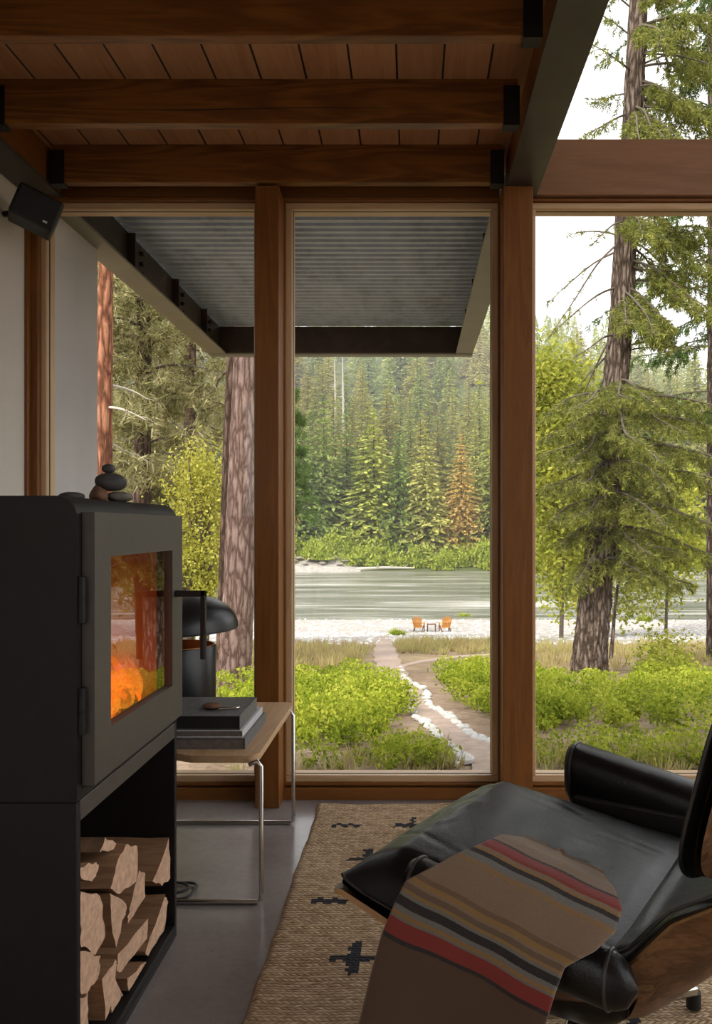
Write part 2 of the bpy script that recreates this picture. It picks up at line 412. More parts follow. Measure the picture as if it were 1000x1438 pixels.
# ------------------------------------------------------------------ room shell
WL, WR, YB, YF = -1.63, 3.6, -3.0, 3.33
ZG = 2.713
struct('floor', MB().box(WL-.15, WR+.15, YB-.15, 3.47, -.30, 0), M['concrete'], 'polished grey concrete floor', 'floor')
struct('wall_left', MB().box(WL-.14, WL, -.9, 3.30, 0, 4.6).box(WL-.14, WL, YB-.15, -.9, 0, .25).box(WL-.14, WL, YB-.15, -.9, 2.5, 4.6), M['plaster'], 'white plaster side wall behind the stove', 'wall')  # gap behind the camera is an unseen opening added to let light in
struct('wall_back', MB().box(WL, -1.0, YB-.15, YB, 0, 4.6).box(-1.0, WR, YB-.15, YB, 0, 4.6), M['white_wall'], 'wall behind the viewer', 'wall')
struct('wall_right', MB().box(WR, WR+.14, YB-.15, -2.6, 0, 4.6).box(WR, WR+.14, 3.2, 3.47, 0, 4.6).box(WR, WR+.14, -2.6, 3.2, 4.45, 4.6), M['white_wall'], 'side wall beyond the lounge chair', 'wall')  # unseen opening in this wall, enlarged to bring in more daylight
struct('ceiling', MB().box(WL, .50, YB, 3.46, ZG, ZG+.05), M['plank'], 'board ceiling over the joists', 'ceiling')
struct('ceiling', MB().box(.50, WR+.14, YB-.15, 3.6, 4.6, 4.75).box(WL-.14, .5, YB-.15, 3.6, 4.6, 4.75), M['white_wall'], 'high ceiling over the tall glazing', 'ceiling')
# joists, hung between the two steel girders
JZ0 = 2.558
for i, y in enumerate([3.20, 2.733, 2.246, 1.76, 1.27, .78, .29, -.2, -.69, -1.18, -1.67, -2.16, -2.65]):
    lab = ['fir ceiling joist closest to the window wall', 'fir ceiling joist with a long drying crack', 'fir ceiling joist with bold swirling grain at the top edge of the view'][i] if i < 3 else 'fir ceiling joist above the viewer'
    t = thing('ceiling_joist', lab, 'joist', (-.56, y, JZ0), kind='structure', group='joists above the viewer' if i > 2 else None)
    mb = MB().box(-1.475, .365, y, y+.040, JZ0, ZG)
    if i == 1: mb.add([(-1.20, y-.0006, 2.607), (-.80, y-.0006, 2.603), (-.36, y-.0006, 2.611), (.12, y-.0006, 2.609), (-.36, y-.0006, 2.6145), (-.80, y-.0006, 2.607)], [(0, 1, 2, 3, 4, 5)], 1)
    mb.build('beam', [M['beam'], M['dark_in']], t, bevel=.003 if i != 1 else 0)
    for x0, x1 in ((-1.484, -1.4245), (.316, .372)):
        h = MB().box(x0, x1, y-.006, y, JZ0-.004, ZG-.025).box(x0, x1, y-.006, y+.044, JZ0-.008, JZ0-.002)
        tag(h.build('joist_hanger', M['bracket'], t), 'black steel joist hanger')
def girder(name, x0, x1, lab, wside):
    t = thing(name, lab, 'girder', ((x0+x1)/2, 0, 2.555), kind='structure')
    xc = (x0+x1)/2
    mb = MB().box(x0, x1, YB, 3.34, 2.545, 2.560).box(xc-.005, xc+.005, YB, 3.34, 2.56, 2.80).box(x0, x1, YB, 3.34, 2.80, 2.815)
    mb.build('steel_beam', M['steel'], t)
    a, b = (x0+.012, xc-.006) if wside < 0 else (xc+.006, x1-.012)
    tag(MB().box(a, b, YB, 3.33, 2.562, ZG).build('packing_board', M['fir_y'], t), 'fir packing board inside the girder')
girder('steel_girder', .383, .520, 'dark steel girder running from overhead to the window post beside the tall glazing', -1)
girder('steel_girder', -1.625, -1.487, 'dark steel girder along the white plaster wall above the speaker', 1)
struct('wall_loft', MB().box(.44, .50, YB, 3.33, ZG+.105, 4.6), M['white_wall'], 'loft side wall above the girder', 'wall')

# posts
def post(x0, x1, lab):
    t = struct('window_post', MB().box(x0, x1, 3.20, 3.45, .0, 2.545), M['fir_z'], lab, 'post', origin=((x0+x1)/2, 3.3, 0), bevel=.003)
post(-.646, -.548, 'fir window post behind the side table')
post(.369, .490, 'fir window post under the end of the steel girder')
post(2.05, 2.17, 'fir window post beyond the lounge chair')
# head and sill timbers
struct('trim_1', MB().box(-1.63, .369, 3.335, 3.46, 2.556, 2.80), M['fir_x'], 'dark fir head board over the windows', 'trim')
struct('trim_2', MB().box(.49, WR, 3.30, 3.46, 2.548, 2.785), M['header'], 'broad fir header band below the clerestory glass', 'trim', bevel=.003)
struct('trim_3', MB().box(-1.63, WR, 3.30, 3.46, 0, .046), M['fir_x'], 'fir sill timber on the floor', 'trim')
# windows: outer stop, pale sash, glass
def window(name, x0, x1, z0, z1, lab, y=3.335, sash=True, q=.026):
    t = thing(name, lab, 'window', ((x0+x1)/2, y, z0), kind='structure')
    def ring(a0, a1, b0, b1, w, ya, yb):
        return [MB().box(a0, a1, ya, yb, b1-w, b1), MB().box(a0, a1, ya, yb, b0, b0+w),
                MB().box(a0, a0+w, ya, yb, b0+w, b1-w), MB().box(a1-w, a1, ya, yb, b0+w, b1-w)]
    def joined(rs):
        m = MB()
        for k, r in enumerate(rs): m.add(r.v, r.f, 0 if k < 2 else 1)
        return m
    if sash:
        joined(ring(x0, x1, z0, z1, .012, y-.012, y+.10)).build('frame', [M['fir_x'], M['fir_z']], t, bevel=.002)
        st = tag(joined(ring(x0+.010, x1-.010, z0+.010, z1-.012, .018+q*.4, y+.004, y+.085)).build('sash', [M['sash_x'], M['sash_z']], t, bevel=.004), 'pale wooden sash')
        MB().box(x0+.030, x1-.030, y+.034, y+.040, z0+.03, z1-.032).build('glass_pane', M['glass'], t)
        g = joined(ring(x0+.0365, x1-.0365, z0+.036, z1-.038, .004, y+.028, y+.034)).build('gasket', [M['black'], M['black']], t)
    else:
        MB().box(x0, x1, y+.04, y+.046, z0, z1).build('glass_pane', M['glass'], t)
window('window_1', -1.60, -.64, .052, 2.545, 'narrow window between the plaster wall and the first fir post')
window('window_2', -.553, .374, .052, 2.545, 'tall window between the two fir posts framing the river and path')
window('window_3', .485, 2.055, .052, 2.545, 'wide window beyond the lounge chair framing the big fir trunk')
window('window_4', .50, WR, 2.785, 4.6, 'clerestory glass above the broad header', sash=False)
window('window_5', 2.165, WR, .052, 2.545, 'window past the last post')
struct('trim_4', MB().box(-1.63, -1.585, 3.31, 3.42, .046, 2.556).box(-1.655, -1.615, 3.285, 3.42, .046, 2.556), M['fir_z'], 'fir jamb casing where the window meets the plaster wall', 'trim', bevel=.004)
struct('trim_5', MB().box(-1.60, .37, 3.315, 3.34, 2.530, 2.548), M['fir_x'], 'thin fir bead over the window heads', 'trim', bevel=.004)
struct('roof', MB().box(-1.9, WR+.5, YB-.5, 3.75, 4.76, 4.95), M['steel'], 'roof slab', 'roof')
struct('wall_exterior', MB().box(-1.80, -1.60, 3.46, 3.97, -.4, 2.56), M['outer_plaster'], 'grey stucco fin wall outside the narrow window', 'wall')
struct('wall_outside', MB().box(-1.63, .5, 3.40, 3.46, 2.82, 4.76), M['outer_plaster'], 'house wall above the canopy', 'wall')

# ------------------------------------------------------------------ canopy outside
t = thing('entrance_canopy', 'steel framed canopy with corrugated metal deck outside the window', 'canopy', (-.58, 4.9, 2.55), kind='structure')
cf = MB()
for x0, x1, sx in ((-1.66, -1.515, 1), (.348, .484, -1)):
    cf.box(x0, x1, 3.47, 6.42, 2.553, 2.566)
tag(cf.build('beam_flange', M['canopy_steel'], t), 'olive painted bottom flange')
cw = MB().box(-1.60, -1.57, 3.47, 6.40, 2.566, 2.775).box(.425, .45, 3.47, 6.40, 2.566, 2.775)
tag(cw.build('beam_web', M['canopy_dark'], t), 'dark web of the canopy beams')
cc = MB().box(-1.57, .425, 6.35, 6.375, 2.560, 2.775); cc.build('end_channel', M['canopy_dark'], t)
tag(MB().box(-1.66, .484, 6.345, 6.44, 2.548, 2.560).build('end_flange', M['canopy_steel'], t), 'olive lip of the end channel')
for y in (4.3, 5.1, 5.8):
    b = MB().box(-1.57, -1.525, y, y+.01, 2.566, 2.765).box(.385, .425, y, y+.01, 2.566, 2.765)
    b.build('stiffener', M['canopy_dark'], t)
    bo = MB()
    for k in range(3): bo.tube([(-1.57, y+.2, 2.60+.06*k), (-1.545, y+.2, 2.60+.06*k)], .014, 6)
    for k in range(3): bo.tube([(.425, y+.2, 2.60+.06*k), (.40, y+.2, 2.60+.06*k)], .014, 6)
    bo.build('bolts', M['canopy_dark'], t)
def deckmat():
    m, nt, out = newmat('galvanised deck')
    v = coords(nt); a = noise(nt, coords(nt, (3, .8, 1)), 2, 5, .65); b = noise(nt, v, 9, 5, .7)
    f = mth(nt, 'ADD', mth(nt, 'MULTIPLY', a, .6), mth(nt, 'MULTIPLY', b, .4))
    col = ramp(nt, f, [(.25, (.15, .175, .21)), (.5, (.34, .41, .50)), (.75, (.46, .545, .65))])
    principled(nt, out, col, .5, .0, b, .1); return m
M['deck'] = deckmat()
P = []
y = 3.5; per = .080
while y < 6.36:
    for dy, dz in ((0, .0), (.030, .0), (.040, .013), (.070, .013)): P.append((y+dy, 2.772+dz))
    y += per
dk = MB(); n = len(P)
dk.add([(-1.58, a, z) for a, z in P]+[(.44, a, z) for a, z in P]+[(-1.58, a, z+.004) for a, z in P]+[(.44, a, z+.004) for a, z in P],
       [(i, i+1, n+i+1, n+i) for i in range(n-1)]+[(2*n+i, 3*n+i, 3*n+i+1, 2*n+i+1) for i in range(n-1)])
tag(dk.build('corrugated_deck', M['deck'], t, smooth=0, recalc=False), 'galvanised corrugated deck')

# ------------------------------------------------------------------ speaker
sc = Vector(W(50, 298, 3.05))
t = thing('wall_speaker', 'small black speaker tilted on a bracket on the white plaster wall', 'speaker', sc)
rot = Matrix.Rotation(R(23), 3, 'Y') @ Matrix.Rotation(R(28), 3, 'Z') @ Matrix.Rotation(R(-8), 3, 'X')
MB().obox(sc, (.165, .15, .125), rot).build('cabinet', M['black'], t, bevel=.012, seg=3)
MB().obox(sc+rot @ Vector((.0, -.078, 0)), (.150, .008, .110), rot).build('grille', M['bracket'], t, bevel=.004)
MB().obox(sc+rot @ Vector((.045, -.083, -.042)), (.016, .003, .007), rot).build('badge', M['white_mark'], t)
MB().tube([(WL+.002, 3.12, sc.z+.02), (sc.x-.06, sc.y+.02, sc.z+.01)], .012, 10).build('bracket', M['black'], t)

# ------------------------------------------------------------------ rug
X0, X1, Y0, Y1 = -.39, 1.75, .25, 3.235
nx, ny = 240, 320
rx = np.linspace(X0, X1, nx); ry = np.linspace(Y0, Y1, ny)
gx, gy = np.meshgrid(rx, ry, indexing='ij')
edge = np.minimum(np.minimum(gx-X0, X1-gx), np.minimum(gy-Y0, Y1-gy))
gz = .004+.009*np.clip(edge/.012, 0, 1) + .0016*np.sin(gy*2*np.pi/.085+np.sin(gx*5)*.8) + .0012*np.sin(gx*23+gy*9)
gx2 = gx + np.where(gx < X0+.01, .002*np.sin(gy*9)+.0015*np.sin(gy*31), 0)
gy2 = gy + np.where(gy > Y1-.01, .005*np.sin(gx*11), 0)
V = np.stack([gx2, gy2, gz], -1).reshape(-1, 3)
ii, jj = np.meshgrid(np.arange(nx-1), np.arange(ny-1), indexing='ij'); q = (ii*ny+jj).ravel()
F = np.stack([q, q+ny, q+ny+1, q+1], 1)
V = np.concatenate([V, np.stack([gx2, gy2, gx2*0+.001], -1).reshape(-1, 3)])
nb = nx*ny; bnd = []
ring = [i*ny for i in range(nx)]+[(nx-1)*ny+j for j in range(1, ny)]+[i*ny+ny-1 for i in range(nx-2, -1, -1)]+[j for j in range(ny-2, 0, -1)]
F = np.concatenate([F, [[ring[k], ring[k-1], ring[k-1]+nb, ring[k]+nb] for k in range(len(ring))]])
me = npmesh('woven_rug', V, F, M['rug'], smooth=True)
mk = np.zeros(len(F), np.float32)
cxs = ((gx[:-1,:-1]+gx[1:,1:])/2).ravel(); cys = ((gy[:-1,:-1]+gy[1:,1:])/2).ravel(); nf = len(cxs)
def rect(x, y, hx, hy):
    wob = .004*np.sin(cxs*140)+.004*np.sin(cys*170)
    mk[:nf][(np.abs(cxs-x+wob) < hx) & (np.abs(cys-y+wob) < hy)] = 1
for r, yy in enumerate([2.985, 2.68, 2.382, 2.064, 1.77, 1.47, 1.17, .87, .57]):
    for k in range(9):
        x = (-.253+.252*k) if r % 2 == 0 else (-.153+.252*k)
        if x > X1-.1: continue
        cross = (k % 2 == 1) if r % 2 == 0 else (k % 2 == 0)
        if cross: rect(x, yy, .070, .013); rect(x, yy, .014, .080)
        else: rect(x, yy, .052, .011)
a = me.attributes.new('mark', 'FLOAT', 'FACE'); a.data.foreach_set('value', mk)
tag(link('rug', me), 'natural jute rug woven with dark crosses and dashes on the concrete floor', 'rug')

# ------------------------------------------------------------------ wood stove
SX, SY0, SY1, ST = -.665, 1.55, 2.205, 1.212
XB = -1.13
t = thing('wood_stove', 'black steel wood stove with a lit fire and log store below', 'stove', (-.9, 1.88, 0))
# body: rounded upper edges on the front and back, extruded along y
rr = .042; prof = [(XB, .605)]
prof = [(SX, .605)] + [(SX-rr+rr*math.cos(a), ST-rr+rr*math.sin(a)) for a in np.linspace(0, math.pi/2, 9)] + [(XB, ST), (XB, .605)]
# hollow firebox: outer shell ring with an opening in the front, built as walls
b = MB()
outer = prof
b.prism(outer, SY0, SY0+.02, lambda p, y: (p[0], y, p[1]))
b.prism(outer, SY1-.02, SY1, lambda p, y: (p[0], y, p[1]))
topo = [p for p in prof[1:11]]
ring_ = [(SX, ST-.10)] + topo[0:9] + [(XB, ST), (XB, ST-.02), (SX-.045, ST-.02), (SX-.02, ST-.06), (SX-.02, ST-.10)]
b.prism(ring_, SY0+.02, SY1-.02, lambda p, y: (p[0], y, p[1]))
b.box(XB, XB+.02, SY0+.02, SY1-.02, .605, ST-.02).box(XB, SX, SY0+.02, SY1-.02, .605, .625)
b.box(SX-.02, SX, SY0+.02, 1.64, .625, ST-.10).box(SX-.02, SX, 2.09, SY1-.02, .625, ST-.10).box(SX-.02, SX, 1.64, 2.09, .625, .715)
body = b.build('firebox_body', M['stove'], t, bevel=.0025)
# top plate lip and vermiculite lining
li = MB().box(XB+.03, XB+.06, 1.60, 2.15, .66, 1.16).box(XB+.06, SX-.03, 1.60, 1.625, .66, 1.16).box(XB+.06, SX-.03, 2.125, 2.15, .66, 1.16).box(XB+.03, SX-.03, 1.60, 2.15, .63, .66)
tag(li.build('firebrick_lining', M['liner'], t), 'tan firebrick lining')
# door
dx0, dx1, dy0, dy1, dz0, dz1 = -.664, -.638, 1.570, 2.166, .632, 1.180
gy0, gy1, gz0, gz1 = 1.655, 2.078, .729, 1.088
d = MB().box(dx0, dx1, dy0, gy0, dz0, dz1).box(dx0, dx1, gy1, dy1, dz0, dz1).box(dx0, dx1, gy0, gy1, dz0, gz0).box(dx0, dx1, gy0, gy1, gz1, dz1)
door = tag(d.build('door', M['stove_door'], t, bevel=0), 'dark grey stove door')
sub(MB().box(dx1-.016, dx1-.011, gy0-.004, gy1+.004, gz0-.004, gz1+.004), 'glass_pane', M['stove_glass'], door)
for z in (1.005, .783):
    h = MB().tube([(-.660, dy0-.010, z-.047), (-.660, dy0-.010, z+.047)], .0085, 14).tube([(-.660, dy0-.010, z-.003), (-.660, dy0-.010, z+.003)], .0095, 14)
    sub(h, 'hinge', M['stove'], door, bevel=.002)
hz, hx = .975, -.556
sub(MB().box(dx1-.002, hx, 2.096, 2.112, hz-.012, hz+.004).box(hx-.014, hx, 2.096, 2.112, .86, hz+.004).tube([(hx-.007, 2.104, .875), (hx-.007, 2.104, .795)], .0085, 12),
    'handle', M['bracket'], door, bevel=.002)
# log store
ls = MB().box(XB, SX, SY0, SY0+.018, 0, .603).box(XB, SX, SY1-.018, SY1, 0, .603).box(XB, XB+.015, SY0+.018, SY1-.018, 0, .603)
ls.box(XB+.015, SX, SY0+.018, SY1-.018, .018, .036)
ls.build('log_store', M['stove'], t, bevel=.002)
MB().box(XB+.015, SX, SY0+.018, SY1-.018, .562, .603).build('top_rail', M['stove_door'], t, bevel=.002)
MB().box(SX-.016, SX, SY0+.018, SY1-.018, .0, .018).build('plinth', M['dark_in'], t)
MB().tube([(-.95, 1.88, ST), (-.95, 1.88, ST+.004)], .10, 32).build('flue_cover', M['stove'], t)

# logs and fire inside the firebox
def flame_mat():
    m, nt, out = newmat('wood flame')
    g = nt.nodes.new('ShaderNodeTexCoord'); s = nt.nodes.new('ShaderNodeSeparateXYZ'); L(nt, g.outputs['Generated'], s.inputs[0])
    n = noise(nt, coords(nt, (6, 6, 3)), 2.2, 3)
    h = mth(nt, 'ADD', s.outputs[2], mth(nt, 'MULTIPLY', mth(nt, 'SUBTRACT', n, .5), .5))
    col = ramp(nt, h, [(0, (1.0, .40, .05)), (.45, (1.0, .20, .018)), (1, (.75, .07, .006))])
    e = N(nt, 'ShaderNodeEmission'); L(nt, col, e.inputs[0]); e.inputs[1].default_value = .8
    tr = N(nt, 'ShaderNodeBsdfTransparent'); x = N(nt, 'ShaderNodeMixShader')
    al = ramp(nt, h, [(.0, (.40,)*3), (.4, (.26,)*3), (.9, (0, 0, 0))])
    L(nt, al, x.inputs[0]); L(nt, tr.outputs[0], x.inputs[1]); L(nt, e.outputs[0], x.inputs[2]); L(nt, x.outputs[0], out.inputs[0]); return m
M['flame'] = flame_mat()
rg = np.random.default_rng(3)
fire = thing('fire', 'orange log fire burning behind the stove glass', 'fire', (-.88, 1.87, .66))
for k, (x, y, h, w) in enumerate([(-.80, 1.80, .30, .075), (-.77, 1.90, .26, .07), (-.80, 1.99, .27, .075), (-.76, 1.73, .22, .06), (-.88, 1.88, .36, .09), (-.745, 1.84, .20, .05), (-.76, 2.06, .22, .05), (-.86, 1.70, .24, .06), (-.90, 2.05, .30, .06), (-.735, 1.97, .17, .045)]):
    f = MB(); n = 12; ph = rg.uniform(0, 6, 3)
    h *= .62; prof = [(w*(math.sin(math.pi*min(1, .22+u*.78))**.8)*(1-u*.35), u*h) for u in np.linspace(0, 1, n)]
    seg = 16; vs = []
    for r, z in prof:
        ox = .03*math.sin(z*14+ph[0])*z/h; oy = .035*math.sin(z*11+ph[1])*z/h
        for a in range(seg):
            th = 2*math.pi*a/seg; q = 1+.18*math.sin(3*th+ph[2]+z*9)
            vs.append((x+ox+r*q*math.cos(th), y+oy+r*q*math.sin(th), .70+z))
    f.add(vs, [(i*seg+a, i*seg+(a+1) % seg, (i+1)*seg+(a+1) % seg, (i+1)*seg+a) for i in range(n-1) for a in range(seg)])
    f.build('flame', M['flame'], fire, smooth=180)
def ember():
    m, nt, out = newmat('glowing charred log')
    f = noise(nt, coords(nt), 18, 5, .7)
    e = N(nt, 'ShaderNodeEmission'); L(nt, ramp(nt, f, [(.42, (.012, .008, .006)), (.6, (.9, .16, .01)), (.75, (1, .42, .05))]), e.inputs[0]); e.inputs[1].default_value = 1.3
    L(nt, e.outputs[0], out.inputs[0]); return m
M['ember'] = ember()
for k, (y0, y1, x, z) in enumerate([(1.67, 2.06, -.78, .70), (1.69, 2.08, -.90, .705), (1.72, 2.04, -.84, .775)]):
    MB().tube([(x, y0, z), (x-.02, (y0+y1)/2, z+.01), (x+.03, y1, z)], [.042, .047, .04], 9, jitter=.12).build('burning_log', M['ember'], fire)

# firewood, each split log an object: end faces read off the photograph's view, at the front of the store
LP = -.678
def lp(q):
    px, py = q[0]/2.174, 1080+q[1]/2.174
    d = (LP)/((px-CX)/FP); return (d, EYE-(py-CY)/FP*d)
logs = [
 ([(525,195),(519,335),(494,360),(466,345)], 'large log at the far upper corner of the firewood stack', .0, 1),
 ([(382,226),(422,230),(420,345),(366,385),(336,368),(352,300)], 'tall split log with a broad pale end in the upper middle of the firewood', .0, 1),
 ([(338,374),(394,410),(388,442),(358,552),(346,450)], 'wedge log below the broad pale log in the firewood', .004, 1),
 ([(440,305),(455,312),(455,390),(402,478),(405,430)], 'slim log leaning beside the broad pale log in the firewood', .01, 1),
 ([(346,206),(380,226),(375,246),(330,256)], 'bark faced log lying on top of the firewood stack', .02, 2),
 ([(313,282),(319,310),(300,345),(262,335),(262,300)], 'short log end under the top bark faced log', .012, 1),
 ([(250,366),(318,382),(334,510),(300,573),(262,545),(250,540)], 'thick log with rough bark against the near side of the store', .006, 2),
 ([(461,450),(455,515),(376,625),(358,622),(365,566)], 'long diagonal log end in the lower middle of the firewood', .004, 1),
 ([(510,375),(518,400),(505,545),(455,580),(446,562)], 'narrow upright log at the far side of the firewood', .004, 1),
 ([(448,596),(445,630),(390,695),(383,640)], 'small log low at the far side of the firewood', .0, 1),
 ([(240,552),(308,566),(304,640),(256,690),(240,690)], 'log with a dark split near the bottom by the near panel', .0, 1),
 ([(355,575),(358,602),(350,700),(320,775),(312,640)], 'upright wedge log in the bottom row of the firewood', .0, 1),
 ([(360,630),(385,700),(385,745),(350,778),(352,700)], 'slim wedge log beside the upright one in the bottom row', .008, 1),
 ([(250,705),(284,682),(286,790),(250,790)], 'square log low against the near panel', .01, 1),
 ([(290,660),(308,640),(312,780),(292,790)], 'dark sided log squeezed between two bottom row logs', .03, 2),
]
lg = random.Random(4)
for k, (poly, lab, setb, sm) in enumerate(logs):
    pts = [lp(p) for p in poly]; cy = sum(p[0] for p in pts)/len(pts); cz = sum(p[1] for p in pts)/len(pts)
    pts = [(cy+(p[0]-cy)*.94, cz+(p[1]-cz)*.94) for p in pts]
    pts = [(min(max(p[0], SY0+.022), SY1-.022), max(p[1], .045)) for p in pts]
    n = len(pts); mb = MB(); ln = lg.uniform(.33, .40); xs = LP-setb
    # refine each end outline so the split is rough, run it back along x in five stations
    ol = []
    for i in range(n):
        a, b_ = pts[i], pts[(i+1) % n]
        for u in (0, .25, .5, .75):
            j = 0 if u == 0 else lg.uniform(-.003, .003)
            ol.append((a[0]+(b_[0]-a[0])*u+j, a[1]+(b_[1]-a[1])*u+j))
    m = len(ol); vs = []; st = np.linspace(0, 1, 7)
    for u in st:
        sh = 1-.03*u
        for (yy, zz) in ol:
            jj = 0 if u in (0, 1) else lg.uniform(-.0018, .0018)
            vs.append((xs-ln*u+lg.uniform(-.0025, .0025)*(u == 0), cy+(yy-cy)*sh+jj, cz+(zz-cz)*sh+jj))
    mb.add(vs, [(i*m+q, i*m+(q+1) % m, (i+1)*m+(q+1) % m, (i+1)*m+q) for i in range(len(st)-1) for q in range(m)], 1)
    mb.add(vs[:m], [tuple(range(m))], 0); mb.add(vs[-m:], [tuple(range(m))], 0)
    o = mb.build('firewood_log', [M['log_end'], M['log_side'] if sm == 1 else M['log_bark']], smooth=30, origin=(xs-ln/2, cy, min(p[1] for p in ol)))
    tag(o, lab, 'firewood', 'split logs in the stove log store')

# stones on top of the stove
def pebble(c, r, mat, lab, seed, rot=0, tri=False):
    g = np.random.default_rng(seed); mb = MB(); nu, nv = 14, 24; ph = g.uniform(0, 6, 4)
    def fn(u, v):
        a = math.pi*u-math.pi/2; b = 2*math.pi*v
        q = 1+.07*math.sin(2*b+ph[0])+.05*math.sin(3*b+ph[1]+2*a)+.03*math.sin(5*b+ph[2])
        z = math.sin(a); w = math.cos(a)**.8
        if tri: w *= (1.05-.62*(z+1)/2)
        x, y = r[0]*w*q*math.cos(b), r[1]*w*q*math.sin(b)
        return (c[0]+x*math.cos(rot)-y*math.sin(rot), c[1]+x*math.sin(rot)+y*math.cos(rot), c[2]+r[2]*z)
    mb.grid(fn, nu, nv)
    o = mb.build('cairn_stone', mat, smooth=180, origin=(c[0], c[1], c[2]-r[2]))
    tag(o, lab, 'stone', 'river stones on the stove top')
sd = 1.93; k = sd/FP
pebble((W(141,0,sd)[0]+.0, sd-.01, ST+.022), (.029, .026, .022), M['pebble_brown'], 'brown three sided stone at the foot of the little cairn', 1, tri=True)
pebble((W(168,0,sd+.02)[0], sd+.02, ST+.013), (.030, .03, .013), M['pebble_grey'], 'flat grey stone at the foot of the little cairn', 2)
pebble((W(154,0,sd)[0], sd+.005, EYE+(740-677)*k), (.036, .030, .0225), M['pebble_dark'], 'biggest dark oval stone in the middle of the little cairn', 3)
pebble((W(152,0,sd)[0], sd+.003, EYE+(740-658)*k), (.0158, .015, .0115), M['pebble_dark'], 'smallest dark stone on top of the little cairn', 4)
pebble((W(113,0,sd)[0], sd-.05, ST+.011), (.032, .026, .011), M['pebble_dark'], 'flat dark stone lying apart from the cairn on the stove', 5)

# ------------------------------------------------------------------ side table
TZ = .452
t = thing('side_table', 'low oak side table with bent chrome legs beside the stove', 'table', (-.7, 2.75, 0))
def rc(cx_, cy_, r, a0, a1, n=8): return [(cx_+r*math.cos(a), cy_+r*math.sin(a)) for a in np.linspace(R(a0), R(a1), n)]
ol = rc(-.474-.04, 2.39+.04, .04, -90, 0) + rc(-.474-.04, 3.12-.04, .04, 0, 90) + [(-1.07, 3.12), (-1.07, 2.55)] + [(-.80, 2.445), (-.70, 2.402), (-.678, 2.392), (-.66, 2.39)]
tt = MB().prism(ol, TZ-.022, TZ, lambda p, z: (p[0], p[1], z))
tt.build('tabletop', M['table'], t, bevel=.004)
for y in (2.387, 3.03):
    pts = [(-.50, y, TZ-.026), (-.475, y, TZ-.016), (-.463, y, TZ-.03), (-.462, y, .035), (-.464, y, .016), (-.476, y, .008), (-1.03, y, .008), (-1.042, y, .016), (-1.044, y, .035), (-1.044, y, TZ-.04), (-1.035, y, TZ-.028), (-.90, y, TZ-.026)]
    MB().tube(pts, .0075, 10).build('leg_frame', M['chrome'], t, smooth=60)

def book(name, x0, x1, y0, y1, z0, z1, cov, pg, lab, spine='y0'):
    t = thing(name, lab, 'book', ((x0+x1)/2, (y0+y1)/2, z0), 'books stacked on the side table')
    c = .003
    m = MB().box(x0, x1, y0, y1, z0, z0+c).box(x0, x1, y0, y1, z1-c, z1).box(x1-c, x1, y0, y1, z0+c, z1-c)
    m.build('cover', cov, t, bevel=.0008)
    MB().box(x0+.004, x1-.0035, y0+.004, y1-.004, z0+c, z1-c).build('pages', pg, t)
book('book', -.83, -.527, 2.46, 2.806, TZ, .487, M['book_grey'], M['pages'], 'thick mid grey book at the bottom of the stack on the side table')
book('book', -.82, -.536, 2.464, 2.79, .4872, .510, M['book_white'], M['pages'], 'thin pale book in the middle of the stack on the side table')
book('book', -.81, -.545, 2.466, 2.735, .5102, .556, M['book_dark'], M['pages_dark'], 'dark grey book on top of the stack on the side table')
kx, ky, kz = W(297, 992, 2.55)[0], 2.56, .5562
t = thing('key_ring', 'small dark brown oval tag with silver piece lying on the top book', 'keyring', (kx, ky, kz))
mb = MB().grid(lambda u, v: (kx+.032*math.cos(2*math.pi*v)*math.sin(math.pi*u), ky+.028*math.sin(2*math.pi*v)*math.sin(math.pi*u), kz+.010-.010*math.cos(math.pi*u)), 10, 20)
mb.build('tag', M['pebble_brown'], t, smooth=180)
MB().tube([(kx+.026, ky-.022, kz+.005), (kx+.08, ky-.008, kz+.005)], .004, 8).tube([(kx+.08, ky-.008, kz+.004), (kx+.088, ky, kz+.004), (kx+.083, ky+.01, kz+.004), (kx+.072, ky+.006, kz+.004), (kx+.074, ky-.006, kz+.004)], .003, 6).build('metal_piece', M['chrome'], t, smooth=60)

# ------------------------------------------------------------------ lamp
lx, ly = -.892, 2.975
t = thing('table_lamp', 'black table lamp with a domed shade on the side table', 'lamp', (lx, ly, TZ))
MB().lathe([(0, 0), (.138, 0), (.140, .004), (.140, .246), (.137, .250), (.132, .250), (.132, .18), (0, .18)], (lx, ly, TZ), 48).build('base', M['lamp'], t)
tag(MB().lathe([(.1318, .18), (.1335, .2515), (.1295, .2515), (.1295, .18)], (lx, ly, TZ), 48).build('inner_ring', M['brass'], t), 'copper lining inside the base')
MB().tube([(lx, ly, TZ+.18), (lx, ly, TZ+.40)], .012, 12).build('stem', M['lamp'], t)
R0, H0 = .224, .137
dm = [(R0*math.cos(a), H0*math.sin(a)**.92) for a in np.linspace(0.0, math.pi/2, 16)]
sh = [(R0-.006, -.002)]+dm[0:] + [(max(0, r-.006), z-.006) for r, z in reversed(dm)] + [(R0-.006, -.002)]
tilt = MB().lathe(sh, (0, 0, 0), 56)
rm = Matrix.Rotation(R(-2), 3, 'Y')
tilt.v = [tuple(rm @ Vector(p)+Vector((lx, ly, .762))) for p in tilt.v]
tilt.build('lamp_shade', M['lamp'], t, smooth=50)
cb = curve_pts([(-.86, 2.50, .006), (-.76, 2.42, .006), (-.70, 2.40, .012), (-.685, 2.45, .012), (-.70, 2.51, .008), (-.80, 2.53, .006), (-.93, 2.62, .006)], 40)
cb2 = curve_pts([(-.86, 2.46, .012), (-.75, 2.43, .014), (-.705, 2.455, .016), (-.74, 2.50, .014), (-.86, 2.52, .012)], 30)
